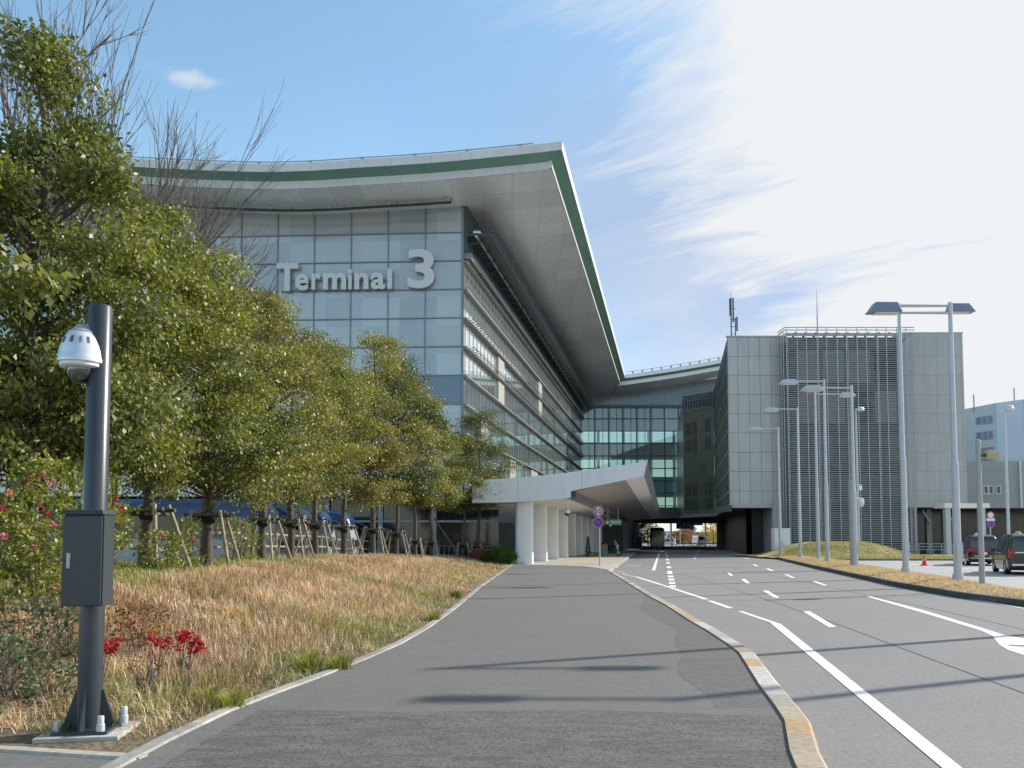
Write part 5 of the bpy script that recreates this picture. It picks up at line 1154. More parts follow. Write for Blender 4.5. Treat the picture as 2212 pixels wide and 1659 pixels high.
def coach(loc, rz, label, cat, group, top, side, dark=False, L=10.5, Wd=2.5, Hh=3.45):
    r = empty('coach', loc, label, cat, group, rz); w = Wd/2       # +y forward
    def lp(wb, wt, z0, zt): return [(-wb, z0), (-wb, 1.3), (-wb*.99, zt-.5), (-wt, zt-.14), (-wt+.22, zt), (wt-.22, zt), (wt, zt-.14), (wb*.99, zt-.5), (wb, 1.3), (wb, z0)]
    secs = [(-L/2, lp(w*.96, w*.88, .45, Hh-.22)), (-L/2+.12, lp(w, w*.93, .35, Hh-.05)), (-L/2+.5, lp(w, w*.94, .33, Hh)), (L/2-1.1, lp(w, w*.94, .33, Hh)), (L/2-.55, lp(w*.99, w*.90, .33, Hh-.12)), (L/2-.2, lp(w*.95, w*.80, .35, Hh-.5)), (L/2, lp(w*.88, w*.62, .42, Hh-1.25))]
    b = loft_body(secs, 'body', side, r)
    q = MB(); q.prism([(-w*.95, -L/2+.3, Hh-.16), (-w*.72, -L/2+.3, Hh+.05), (w*.72, -L/2+.3, Hh+.05), (w*.95, -L/2+.3, Hh-.16)], (0, L-1.3, 0)); q.build('roof_panel', top, r)
    for s in (-1, 1):
        q = MB()
        for k in range(6):
            y0 = -L/2+.5+k*(L-2.0)/6; q.quad((s*(w+.012), y0, 1.65), (s*(w+.012), y0+(L-2)/6-.08, 1.65), (s*(w*.995+.012), y0+(L-2)/6-.08, 2.75), (s*(w*.995+.012), y0, 2.75))
        q.build('side_windows', M['gdark'], r)
        q = MB(); q.box(s*w*.8-.12, s*w*.8+.12, L/2-.03, L/2+.03, .7, .95); q.build('headlight', M['swhite'], r)
        q = MB(); q.box(s*w*.86-.08, s*w*.86+.08, -L/2-.03, -L/2+.03, .8, 1.2); q.build('tail_light', M['red'], r)
        q = MB(); q.bar((s*w*.9, L/2-.2, Hh-.6), (s*(w+.12), L/2+.35, Hh-.9), .06, .06); q.box(s*(w+.12)-.1, s*(w+.12)+.1, L/2+.28, L/2+.4, Hh-1.35, Hh-.85); q.build('mirror', M['black'], r)
        for y in (-L/2+2.4, L/2-2.0): wheel(r, s*(w-.14), y, .48, .28)
    q = MB(); q.quad((-w*.84, L/2+.02, 1.15), (w*.84, L/2+.02, 1.15), (w*.74, L/2-.26, Hh-.62), (-w*.74, L/2-.26, Hh-.62)); q.quad((-w*.74, L/2-.26, Hh-.62), (w*.74, L/2-.26, Hh-.62), (w*.68, L/2-.62, Hh-.22), (-w*.68, L/2-.62, Hh-.22)); q.v = [(x, y+.05, z) for x, y, z in q.v]; q.build('windscreen', M['gdark'], r)
    q = MB(); q.quad((-w*.75, -L/2-.03, 1.75), (w*.75, -L/2-.03, 1.75), (w*.7, -L/2-.01, Hh-.55), (-w*.7, -L/2-.01, Hh-.55)); q.build('rear_window', M['gdark'], r)
    q = MB(); q.box(-.25, .25, -L/2-.04, -L/2, .6, .8); q.build('number_plate', M['swhite'], r)
    return r
for i, (nx_, Y) in enumerate(((-11.4, 38.5), (-11.3, 41.8), (-11.3, 45.0), (-11.0, 48.3), (-10.3, 52.0))):
    coach((nx_-5.3, Y, 0), R(-90), ['white coach with deep blue roof parked nearest behind the staked trees', 'blue roofed coach parked second in the row behind the trees', 'blue roofed coach parked third, in the middle of the row behind the trees', 'blue roofed coach parked fourth, one before the farthest', 'blue roofed coach parked farthest along the row behind the trees'][i], 'coach', 'blue roofed coaches parked behind the trees', M['busblue'], M['livery'])
pb = P(1417.5, 1186, 138); coach((pb.x+1.2, pb.y+5, 0), R(-11.5), 'dark coach stopped in the shade at the kerb of the underpass', 'coach', None, M['black'], M['black'], Hh=3.7)
# bus shelter at the kerb left of the coach
p = P(1391, 1180, 128); bs = empty('bus_shelter', (p.x, p.y, .13), 'dark bus shelter in the shade left of the stopped coach', 'bus shelter')
q = MB(); q.box(-1, 1, -3, 3, 2.35, 2.5); q.build('roof', M['dark_metal'], bs)
for s in (-2.8, 0, 2.8): q = MB(); q.box(-.9, -.8, s-.05, s+.05, 0, 2.35); q.build('post', M['dark_metal'], bs)
q = MB(); q.box(-.86, -.83, -2.7, 2.7, .3, 2.1); q.build('back_panel', M['gdark'], bs)
q = MB(); q.box(-.7, -.2, -2.2, 2.2, .42, .48); q.build('bench', M['log'], bs)
# motorcycle, boxes, cone
p = P(1321, 1200, 72); mc = empty('motorcycle', (p.x, p.y, .13), 'dark motorcycle parked on the shaded terrace under the hanging sign', 'motorcycle', rz=R(-25))
for x in (-.68, .68):
    q = MB(); q.lathe([(.2, -.05), (.29, -.06), (.31, 0), (.29, .06), (.2, .05)], (x, 0, .31), 20, 'y'); w_ = q.build('wheel', M['rubber'], mc); q = MB(); q.lathe([(.001, 0), (.19, -.02), (.21, 0), (.19, .02), (.001, 0)], (x, 0, .31), 14, 'y'); q.build('rim', M['steel'], w_)
q = MB(); q.tube([(-.55, 0, .55), (-.2, 0, .5), (.2, 0, .55), (.45, 0, .85)], [.12, .16, .17, .10], 10); q.box(-.28, .22, -.14, .14, .22, .5); q.build('frame_engine', M['dark_metal'], mc, bevel=.03)
q = MB(); q.tube([(-.65, 0, .82), (-.4, 0, .8), (-.05, 0, .76)], [.08, .15, .12], 12); q.build('saddle', M['black'], mc, smooth=True)
q = MB(); q.tube([(-.02, 0, .85), (.18, 0, .93), (.36, 0, .9)], [.10, .17, .10], 12); q.build('fuel_tank', M['black'], mc, smooth=True)
q = MB(); q.tube([(.68, .09, .31), (.48, .09, .98)], .03, 8); q.tube([(.68, -.09, .31), (.48, -.09, .98)], .03, 8); q.build('fork', M['steel'], mc)
q = MB(); q.tube([(.40, -.36, 1.08), (.48, 0, 1.02), (.40, .36, 1.08)], .02, 8); q.build('handlebar', M['steel'], mc)
q = MB(); q.lathe([(.001, .12), (.08, .1), (.1, 0), (.001, -.02)], (.56, 0, .9), 14, 'x'); q.build('headlamp', M['swhite'], mc)
q = MB(); q.hexa([(.42, -.2, 1.02), (.58, -.16, .95), (.58, .16, .95), (.42, .2, 1.02)], [(.30, -.15, 1.42), (.34, -.13, 1.42), (.34, .13, 1.42), (.30, .15, 1.42)]); q.build('windshield', M['greyp'], mc)
q = MB(); q.box(-.98, -.58, -.22, .22, .86, 1.22); q.build('top_box', M['dark_metal'], mc, bevel=.03)
Yq = 70; p = P(1275, 1200, Yq); q = MB(); q.box(-.28, .28, -.2, .2, 0, .40); q.box(-.28, -.02, -.22, .22, .40, .412); q.box(.02, .28, -.22, .22, .40, .412); q.box(-.04, .04, -.205, .205, .1, .414)
o = q.build('cardboard_box', M['card'], loc=(p.x, Yq, .128)); tag(o, 'brown cardboard box left on the terrace beside a column', 'box')
p = P(1306, 1195, 71); cr = empty('stacked_crate', (p.x, p.y+.4, .128), 'tan and green crate standing left of the motorcycle', 'crate'); q = MB(); q.box(-.3, .3, -.25, .25, 0, .45); q.build('lower_box', M['teal'], cr, bevel=.02); q = MB(); q.box(-.28, .3, -.24, .24, .47, 1.05); q.build('upper_box', M['card'], cr, bevel=.02)
p = P(1265, 1180, 68); pl = empty('planter', (p.x+.2, p.y, .128), 'slim dark conifer in a pot between two columns', 'planter'); q = MB(); q.lathe([(.15, 0), (.2, .35), (.17, .35), (.16, .3), (.001, .3)], (0, 0, 0), 14); q.build('pot', M['dark_metal'], pl); q = MB(); rr0 = random.Random(5)
for k in range(420):
    z = rr0.uniform(.3, 1.7); rad = .2*(1-(z-.3)/1.5)+.03; a = rr0.uniform(0, 6.28); x, y = rad*math.cos(a), rad*math.sin(a); q.quad((x, y, z), (x+.04, y+.03, z+.02), (x+.03*math.cos(a), y+.03*math.sin(a), z+.1), (x-.03, y-.03, z+.06))
q.col = (.03, .06, .02); q.c = [q.col]*len(q.f); q.build('foliage', M['leafd'], pl)
p = G(1997, 1222, .012); cn = empty('traffic_cone', (p.x, p.y, .012), 'small red traffic cone on the pale second road', 'traffic cone')
q = MB(); q.box(-.19, .19, -.19, .19, 0, .04); q.build('cone_base', M['cone'], cn, bevel=.01)
q = MB(); q.lathe([(.15, .04), (.035, .62), (.02, .64), (.001, .64)], (0, 0, 0), 20); q.build('cone_body', M['cone'], cn, smooth=True)
q = MB(); q.lathe([(.098, .32), (.075, .44)], (0, 0, 0), 20); q.v = [(x*1.03, y*1.03, z) for x, y, z in q.v]; q.build('cone_band', simple('pale_red', (.8, .35, .3), .5), cn, smooth=True)
# ------------------------------------------------------------------ trees
def leaf_quads(c, l, w, n, fold=.25):
    """c centre base (N,3), l long vec (N,3), w half width vec (N,3), n normal (N,3)"""
    N = len(c); ln = np.linalg.norm(l, axis=1, keepdims=True)
    a = c; b = c+l*.45+w+n*ln*fold*.3; t = c+l; d = c+l*.45-w+n*ln*fold*.3
    V = np.stack([a, b, t, d], 1).reshape(-1, 3); q = (np.arange(N)[:, None]*4+np.arange(4)[None, :]); return V, q
def unit(v): return v/np.maximum(1e-9, np.linalg.norm(v, axis=-1, keepdims=True))
def foliage(rg, cen, per, spread, size, pal, droop=.35, crown_c=None, asp=.30):
    N = len(cen)*per; ci = np.repeat(np.arange(len(cen)), per); base = cen[ci]
    off = rg.normal(0, 1, (N, 3))*spread; off[:, 2] *= .45; p = base+off
    out = unit(p-(crown_c if crown_c is not None else p.mean(0))); l = unit(out*.6+rg.normal(0, .75, (N, 3))+np.array([0, 0, -droop]))
    s = size*(.6+.8*rg.random(N))[:, None]; nrm = unit(rg.normal(0, .7, (N, 3))+np.array([0, 0, .7])); w = unit(np.cross(l, nrm)); nn = np.cross(w, l)
    V, q = leaf_quads(p, l*s, w*s*asp, nn)
    ct = (.6*np.repeat(rg.random(len(cen)//11+1), 11)[:len(cen)]+.4*rg.random(len(cen)))[ci]; lt = rg.random(N); mixv = np.clip(.55*ct+.45*lt, 0, 1)[:, None]
    c0, c1, c2 = [np.array(x) for x in pal]; col = np.where(mixv < .5, c0+(c1-c0)*mixv*2, c1+(c2-c1)*(mixv*2-1)); col = col*rg.uniform(.75, 1.2, (N, 1))
    return V, q, np.repeat(col, 4, axis=0)
PAL_G = ((.048, .072, .020), (.165, .185, .045), (.40, .37, .09))
PAL_O = ((.062, .078, .024), (.215, .205, .055), (.44, .37, .10))
PAL_D = ((.020, .045, .012), (.050, .085, .020), (.12, .15, .03))
PAL_B = ((.05, .075, .03), (.11, .13, .05), (.19, .18, .08))
def tree(x, y, z0, ztop, rad, crown_lo, trunk_r, label, seed, ncl, per, size, pal, spread=.16, group='staked evergreen trees in a row on the bank', lean=(0, 0), twigs=0, shape=.75):
    rg = np.random.default_rng(seed); rn = random.Random(seed)
    r = empty('evergreen_tree', (x, y, z0), label, 'tree', group); Hh = ztop-z0; lo = crown_lo-z0
    tb_ = MB(); n = 9; path = []; px_, py_ = 0, 0
    for k in range(n+1):
        u = k/n; path.append(Vector((px_+lean[0]*u+rn.uniform(-.03, .03)*k, py_+rn.uniform(-.03, .03)*k, -.15+u*(Hh*.9+.15))))
    tb_.tube(path, [trunk_r*(1.18 if k == 0 else 1)*(1-.82*(k/n)) for k in range(n+1)], 12)
    def tp(z):
        u = min(.999, max(0, (z+.15)/(Hh*.9+.15)))*n; i = int(u); return path[i].lerp(path[i+1], u-i)
    # crown clusters
    cen = []; k = 0; ph = rg.uniform(0, 6.28, 6)
    nb = max(12, int(ncl*1.3)//11); zs_ = .30 if Hh > 5 else .24
    while len(cen) < nb and k < nb*60:
        k += 1; u = rg.random(); th = rg.uniform(0, 2*np.pi)
        prof_ = (math.sin(math.pi*min(1, (u*.93+.06))**shape))**.62
        lump = 1+.22*math.sin(th*2+ph[0]+u*5)+.16*math.sin(th*3+ph[1]-u*9)+.14*math.sin(u*17+ph[2]+th)
        rr = rad*prof_*lump*(.22+.78*rg.random()**.5); z = lo+u*(Hh-lo)
        if rg.random() > .35+.65*prof_: continue
        if math.sin(th*2.3+ph[3]+u*11) + math.sin(th*4.1+ph[4]-u*7) > 1.45: continue   # holes
        c = tp(z); cen.append((c.x+rr*math.cos(th), c.y+rr*math.sin(th), z-.15*rr/rad))
    bo = np.array(cen); bi = np.repeat(np.arange(len(bo)), 11); cen = bo[bi]+rg.normal(0, 1, (len(bi), 3))*np.array([.30, .30, .15])*(rad/2.1); cen[:, 2] -= .10*(np.linalg.norm(cen[:, :2]-bo[bi][:, :2], axis=1)/.3)**2*.5
    # limbs towards some clusters
    for i in range(len(bo)):
        c = Vector(bo[i]); hz = math.hypot(c.x, c.y); zs = max(lo-.35, c.z-.35*hz-.55); s = tp(zs); m_ = s.lerp(c, .5)+Vector((rn.uniform(-.1, .1), rn.uniform(-.1, .1), -.06*hz+rn.uniform(-.05, .1)))
        tb_.tube([s, m_, c], [trunk_r*.24*(1-.4*zs/Hh), trunk_r*.14, .007], 5, cap=False)
    tb_.build('trunk', M['bark'], r, smooth=True)
    V, q, col = foliage(rg, cen, per, spread, size, pal, crown_c=np.array([0, 0, (lo+Hh)/2]))
    np_mesh('crown', V, q, None, col, M['leaf'], r)
    if twigs:
        tw = MB()
        for k in range(twigs):
            th = rn.uniform(0, 6.28); rr = rad*rn.uniform(.1, .75); a = Vector((rr*math.cos(th), rr*math.sin(th), Hh*rn.uniform(.7, .9))); d_ = Vector((rn.uniform(-.2, .5), rn.uniform(-.2, .2), 1)).normalized(); ln = rn.uniform(.8, 1.6)
            grow(tw, a, d_, ln, .012, 2, rn)
        tw.build('bare_twigs', M['twig'], r)
    return r
def grow(mb, a, d, ln, r, depth, rn, spreadf=.55):
    b = a+d*ln*.5+Vector((rn.uniform(-.05, .05), rn.uniform(-.05, .05), 0))*ln; d2 = (d+Vector((rn.uniform(-.15, .15), rn.uniform(-.15, .15), rn.uniform(-.02, .2)))).normalized(); c = b+d2*ln*.5
    mb.tube([a, b, c], [r, r*.75, max(.003, r*.5)], 4 if r < .03 else 6, cap=False)
    if depth > 0:
        for k in range(rn.choice((3, 4, 4))):
            f = rn.uniform(.35, 1); s = a.lerp(b, f*2) if f < .5 else b.lerp(c, f*2-1)
            e = (d+Vector((rn.uniform(-1, 1), rn.uniform(-1, 1), rn.uniform(0, .5)))*spreadf).normalized(); grow(mb, s, e, ln*rn.uniform(.5, .75), max(.0035, r*.55), depth-1, rn, spreadf)
def bk(x, y): return float(bank(x, y))
ordn = ['first', 'second', 'third', 'fourth', 'fifth', 'sixth', 'seventh', 'eighth', 'ninth', 'tenth', 'eleventh', 'twelfth', 'thirteenth']
# px of trunk foot, distance, crown top px y, crown radius, crown bottom px y, trunk radius, palette
TR = [(62, 13.0, 108, 2.15, 1010, .17, PAL_G), (317, 17.5, 455, 1.95, 1065, .145, PAL_G), (448, 20.5, 560, 2.2, 1075, .14, PAL_G), (566, 25, 640, 2.1, 1080, .13, PAL_O),
      (628, 28.5, 665, 2.2, 1085, .13, PAL_O), (682, 32, 720, 2.3, 1090, .13, PAL_G), (742, 35, 742, 2.3, 1088, .14, PAL_O), (804.7, 38.5, 695, 2.7, 1088, .15, PAL_O), (856, 41.5, 770, 2.4, 1098, .12, PAL_D),
      (897, 44, 812, 2.0, 1105, .11, PAL_O), (931.5, 46, 900, 2.0, 1110, .11, PAL_G), (1000, 49, 935, 1.9, 1115, .10, PAL_O), (1030, 50.3, 885, 2.3, 1120, .12, PAL_B)]
for i, (px, Y, yt, rad, yb, tr_, pal) in enumerate(TR):
    x = P(px, 1200, Y).x; z0 = bk(x, Y); near = i < 3
    shp = (.42, .55, .62, .62, .62, .62, .62, .72, .7, .62, .6, .62, .7)[i]
    ncl = (640, 480, 500, 430, 420, 410, 400, 480, 430, 340, 290, 290, 330)[i]; per = 76 if near else 56
    size = (.095, .09, .088, .09, .09, .095, .10, .10, .10, .10, .10, .10, .095)[i]
    lab = f'leafy evergreen with a staked trunk, {ordn[i]} tree of the row counted from the camera pole' if i else 'largest and nearest evergreen tree, behind the camera pole at the left edge'
    tree(x, Y, z0, P(px, yt, Y).z, rad*.93, P(px, yb-24, Y).z, tr_, lab, 40+i, ncl, per, size, pal, spread=.17+.002*Y, twigs=0, shape=shp, lean=(.25 if i == 12 else 0, 0))
# the big tree's neighbour whose crown fills the left edge
x = -7.9; Y = 8.6; tree(x, Y, bk(x, Y), 7.4, 1.7, 3.4, .15, 'evergreen tree just outside the left edge whose crown reaches into the picture', 77, 300, 40, .12, PAL_G, spread=.17)
def bare_tree(x, y, h, label, seed, r0=.09, n=7, sp=.35):
    rn = random.Random(seed); z0 = bk(x, y) if y < 50 else 0; r = empty('bare_tree', (x, y, z0), label, 'tree', 'bare winter trees behind the evergreens'); mb = MB()
    mb.tube([(0, 0, -.1), (.05, .03, h*.3), (.1, 0, h*.55), (.16, .05, h*.8)], [r0, r0*.75, r0*.5, r0*.2], 8); mb.build('trunk', M['twig'], r)
    q = MB()
    for k in range(n):
        z = h*rn.uniform(.28, .72); th = rn.uniform(0, 6.28); d = Vector((math.cos(th)*sp*1.3+.25, math.sin(th)*sp, 1)).normalized(); grow(q, Vector((.08, 0, z)), d, (h-z)*rn.uniform(.36, .52), .034, 3, rn, .42)
    q.build('branches', M['twig'], r)
for args in ((P(150, 1000, 16.5).x, 16.5, 12.4, 'bare winter tree rising behind the nearest evergreen', 11), (P(245, 1000, 19.0).x, 19.0, 12.2, 'bare winter tree with upright twigs left of the roof end', 12), (P(330, 1000, 21.5).x, 21.5, 11.8, 'bare winter tree in front of the left part of the roof band', 17), (P(440, 1000, 23).x, 23, 10.4, 'thin bare tree left of the letter T', 19), (P(20, 1000, 15).x, 15, 12.4, 'bare winter tree at the top left corner', 23), (P(548, 1000, 27).x, 27, 9.6, 'low bare tree just below the letter T', 29)):
    bare_tree(*args)
# wooden stake frames
sp0 = None
for i, (px, Y, yt, rad, yb, tr_, pal) in enumerate(TR):
    if i == 0: Y = 13.0
    x = P(px, 1200, Y).x; z0 = bk(x, Y); big = i < 9; hh = 1.38 if big else .95; w = .40 if big else .30; f = 1.85 if big else 1.6
    rn = random.Random(200+i)
    r = empty('tree_stake_frame', (x, Y, z0), f'four legged wooden stake frame round the {ordn[i]} tree of the row' if i else 'wooden stake frame mostly hidden behind the rose bush at the left', 'tree stakes', 'wooden stake frames bracing the trees', rn.uniform(-.25, .25))
    for sx in (-1, 1):
        for sy in (-1, 1):
            q = MB(); q.tube([(sx*w*f*rn.uniform(.9, 1.1), sy*w*f*.8, -.12), (sx*w*.86, sy*w*.6, hh+.12)], .043, 10); q.build('stake', M['log'], r, smooth=True)
    for sy in (-1, 1): q = MB(); q.tube([(-w*1.35, sy*w*.52, hh), (w*1.35, sy*w*.52, hh+rn.uniform(-.03, .03))], .046, 10); q.build('crossbar', M['logd'], r, smooth=True)
    for sx in (-1, 1): q = MB(); q.tube([(sx*w*.6, -w*.95, hh-.09), (sx*w*.6, w*.95, hh-.09)], .042, 10); q.build('crossbar', M['logd'], r, smooth=True)
    q = MB(); q.lathe([(tr_*1.05, -.16), (tr_*1.25, -.1), (tr_*1.28, .1), (tr_*1.05, .14)], (0, 0, hh-.06), 12); q.build('trunk_wrap', M['wrap'], r)
# leaning pole near the canopy
q = MB(); a = P(1008, 1222, 47.5); q.tube([(0, 0, -.05), tuple(P(938, 1120, 48.5)-Vector((a.x, a.y, a.z)))], .05, 8); o = q.build('leaning_stake', M['twig'], loc=tuple(a)); tag(o, 'long dark pole leaning against a tree near the canopy end of the row', 'stake')
# rustic rail fence behind the trees
fr = empty('rail_fence', (-10, 30, 0), 'low brown post and rail fence behind the staked trees', 'fence')
q = MB(); 
for y0 in np.arange(14, 50, 2.0): x = -9.7+.045*(y0-14); z = bk(x, y0); q.tube([(x+10, y0-30, z-.1), (x+10, y0-30, z+1.05)], .055, 8)
o = q.build('posts', M['log'], fr); 
q = MB()
for y0 in np.arange(14, 48, 2.0):
    x = -9.7+.045*(y0-14); x2 = x+.09; z = bk(x, y0); z2 = bk(x2, y0+2)
    for h in (.95, .5): q.tube([(x+10, y0-30, z+h), (x2+10, y0-28, z2+h)], .04, 6)
q.build('rails', M['log'], fr)
# ------------------------------------------------------------------ shrubs
def shrub(name, x, y, z0, h, r, label, cat, seed, ncl, per, size, pal, flowers=None, group=None, squash=1, open_=0.5, spread=.09, stems=9, fl_n=0, mat='leaf', zlo=.1):
    rg = np.random.default_rng(seed); rn = random.Random(seed); e = empty(name, (x, y, z0), label, cat, group)
    th = rg.uniform(0, 2*np.pi, ncl); u = rg.random(ncl); prof_ = np.sin(np.pi*np.clip(u*.9+.08, 0, 1))**.5; rr = r*prof_*(open_+(1-open_)*rg.random(ncl)**.5)*(1+.2*np.sin(th*3+seed))
    cen = np.stack([rr*np.cos(th), rr*np.sin(th)*squash, h*(zlo+(1-zlo)*u)], 1)
    q = MB()
    for k in rg.choice(ncl, min(ncl, stems), replace=False): c = Vector(cen[k]); q.tube([(rn.uniform(-.05, .05), rn.uniform(-.05, .05), -.05), c*.5+Vector((rn.uniform(-.06, .06), 0, .05)), c], [.014 if h > .9 else .008, .010 if h > .9 else .006, .003], 5, cap=False)
    q.build('stems', M['twig'], e)
    V, f, col = foliage(rg, cen, per, spread, size, pal, crown_c=np.array([0, 0, h*.4]), droop=.1, asp=.36); np_mesh('foliage', V, f, None, col, M[mat], e)
    for k in range(fl_n):
        if flowers[0] == 'px': p_ = P(flowers[1][k][0], flowers[1][k][1], y-r*.5)-Vector((x, y, z0)); 
        q = MB(); rnn = random.Random(seed*7+k)
        for j in range(26):
            a = rnn.uniform(0, 6.28); b = rnn.uniform(-.6, 1.4); d_ = Vector((math.cos(a)*math.cos(b), math.sin(a)*math.cos(b), math.sin(b))); s = .024+.014*rnn.random(); n_ = d_.orthogonal().normalized()*s*.8; m_ = d_.cross(n_).normalized()*s*.8
            c0 = p_+d_*s*.4; q.quad(c0, c0+d_*s+n_, c0+d_*s*1.25, c0+d_*s-m_)
        q.build('rose_bloom', flowers[2][k % len(flowers[2])], e)
    return e
M['pinkf'] = simple('pink_petals', (.75, .20, .28), .6); M['coralf'] = simple('coral_petals', (.72, .28, .18), .6); M['crimf'] = simple('crimson_petals', (.45, .02, .08), .6)
PAL_R = ((.07, .11, .02), (.18, .21, .035), (.38, .32, .07))
x = P(88, 1250, 10.6).x; z0 = bk(x, 10.6)
shrub('rose_bush', x, 10.6, z0-.25, P(88, 985, 10.6).z-z0+.2, .62, 'tall rose bush with pink blooms left of the camera pole', 'rose bush', 5, 150, 26, .065, PAL_R, ('px', [(66, 1033), (92, 1028), (113, 1044), (85, 1093), (101, 1110), (6, 1080), (3, 1128), (72, 1185), (128, 1270), (50, 1045), (30, 1108), (113, 1135)], [M['coralf'], M['pinkf'], M['pinkf'], M['pinkf'], M['crimf']]), fl_n=12, zlo=.12)
x = P(-30, 1250, 10).x; shrub('rose_bush', x, 10.0, bk(x, 10)-.1, 1.6, .7, 'rose bush cut off by the left edge of the photo', 'rose bush', 8, 120, 22, .065, PAL_R, ('px', [(2, 1100), (8, 1160), (20, 1065)], [M['crimf'], M['pinkf'], M['coralf']]), fl_n=3)
x = P(175, 1240, 13).x; shrub('rose_bush', x, 13.0, bk(x, 13), 2.1, .8, 'yellow green rose bush directly behind the camera pole', 'rose bush', 9, 150, 22, .07, PAL_R, ('px', [(250, 1080), (262, 1100), (186, 1125)], [M['crimf']]), fl_n=3)
for i, (px, Y, h) in enumerate(((395, 18.6, 1.2), (520, 22.5, 1.3), (350, 16.8, .95))):
    x = P(px, 1200, Y).x; shrub('rose_bush', x, Y, bk(x, Y), h, .45, ['low rose bush with red blooms between the second and third staked trees', 'thin rose bush with red blooms left of the fourth staked tree', 'pale leaved low bush at the foot of the first staked tree'][i], 'rose bush', 50+i, 60, 18, .07, PAL_R, ('px', [[(400, 1190), (418, 1170)], [(531, 1150), (525, 1170), (517, 1183)], [(352, 1160)]][i], [M['crimf']]), fl_n=[2, 3, 1][i])
# red heads of the small nandinas
PAL_RED = ((.22, .010, .016), (.42, .018, .03), (.50, .06, .04))
for i, (px, py, yb, w, lab) in enumerate(((230, 1408, 1560, .055, 'small scarlet leaved plant closest to the camera pole'), (350, 1397, 1490, .085, 'small scarlet leaved plant in the middle of the red group'), (400, 1388, 1490, .05, 'upper left head of the rightmost scarlet plant pair'), (415, 1405, 1488, .075, 'bright scarlet leaved plant at the right end of the red group'))):
    Y = (6.9, 7.9, 8.05, 7.95)[i]; top = P(px, py-22, Y); x = top.x; z0 = bk(x, Y)
    e = empty('nandina_plant', (x-.03, Y, z0), lab, 'shrub', 'small red leaved plants in the dry grass'); rg = np.random.default_rng(60+i); hh = top.z-z0
    q = MB(); q.tube([(0, 0, 0), (.0, .01, hh*.45), (.03, 0, hh*.9)], [.009, .007, .004], 6); q.tube([(0, 0, hh*.35), (-w*.9, 0, hh*.8)], [.006, .003], 5); q.tube([(0, 0, hh*.35), (w*1.2, 0, hh*.85)], [.006, .003], 5); q.build('stems', M['twig'], e)
    cen = np.stack([.03+rg.normal(0, w*.75, 30), rg.normal(0, w*.6, 30), hh-w*.7+rg.normal(0, w*.45, 30)], 1); V, f, col = foliage(rg, cen, 10, .014, .032, PAL_RED, crown_c=np.array([0.03, 0, hh-w]), asp=.3); np_mesh('red_leaves', V, f, None, col, M['leafd'], e)
PAL_RB = ((.10, .03, .02), (.20, .09, .04), (.25, .17, .07))
x = P(300, 1400, 9.2).x; shrub('nandina_bush', x, 9.2, bk(x, 9.2)-.02, .62, .34, 'rusty brown sparse bush behind the scarlet plants', 'shrub', 71, 70, 9, .035, PAL_RB, open_=.2, spread=.05, mat='leafd', zlo=.35)
x = P(318, 1500, 7.6).x; shrub('nandina_bush', x, 7.6, bk(x, 7.6)-.02, .42, .16, 'thin leafless stems between the scarlet plants', 'shrub', 72, 26, 5, .025, PAL_RB, open_=.2, spread=.03, mat='leafd', zlo=.4, stems=14)
PAL_S = ((.06, .08, .045), (.13, .15, .09), (.20, .20, .12))
for i, (px, Y, h, r, lab) in enumerate(((60, 8.2, .8, .55, 'grey green straggly bush at the lower left edge'), (150, 8.6, .85, .35, 'straggly green bush just left of the camera pole foot'), (5, 7.3, .55, .45, 'half dry low bush in the bottom left corner'), (110, 7.3, .40, .4, 'low grey weeds on the bare soil left of the pole'))):
    x = P(px, 1400, Y).x; shrub('weedy_bush', x, Y, bk(x, Y)-.05, h, r, lab, 'shrub', 90+i, (85, 50, 60, 40)[i], 15, .045, PAL_S, open_=.15, spread=.06, mat='leafd', stems=26, group='straggly bushes by the camera pole')
# green grass tufts
def tuft(x, y, h, n, label, seed, col0=(.22, .32, .04), spread=.12, lean=.7):
    rg = np.random.default_rng(seed); z0 = bk(x, y); e = MB(); rn = random.Random(seed)
    for k in range(n):
        a = rn.uniform(0, 6.28); r_ = rn.uniform(0, spread); l = h*rn.uniform(.6, 1.1); b = rn.uniform(.2, lean); w = .004+.0004*y; dx, dy = math.cos(a), math.sin(a); p0 = Vector((dx*r_, dy*r_, -.03)); sd_ = Vector((-dy, dx, 0))*w
        m_ = p0+Vector((dx*b*l*.4, dy*b*l*.4, l*.6)); t_ = p0+Vector((dx*b*l, dy*b*l, l*(1-.45*b))); v = rn.uniform(.7, 1.3); e.col = (col0[0]*v*rn.uniform(.8, 1.5), col0[1]*v, col0[2]*v); e.add([p0-sd_, p0+sd_, m_+sd_, t_, m_-sd_], [(0, 1, 2, 4), (4, 2, 3)])
    o = e.build('grass_tuft', M['grass'], loc=(x, y, z0), normals=False); tag(o, label, 'grass tuft', 'green grass tufts in the dry grass')
for i, (px, py, z_, h, n, lab) in enumerate(((500, 1505, .2, .22, 130, 'bright green tuft close to the path edge, lowest in the photo'), (455, 1495, .2, .20, 90, 'bright green tuft left of the lowest one'), (668, 1375, .5, .30, 110, 'bright green tuft high on the bank right of the red plants'), (735, 1410, .3, .26, 130, 'green tuft low on the bank near the path bend'), (985, 1285, .2, .3, 120, 'far green tuft by the path edge'), (935, 1330, .2, .26, 90, 'green tuft halfway along the path edge'), (205, 1585, .08, .17, 60, 'grassy weeds growing round the pole footing'), (130, 1590, .08, .16, 50, 'grassy weeds at the left of the pole footing'))):
    g_ = G(px, py, z_); tuft(g_.x, g_.y, h, n, lab, 300+i, spread=.14 if i < 6 else .2, col0=(.20, .24, .06) if i < 6 else (.19, .24, .08))
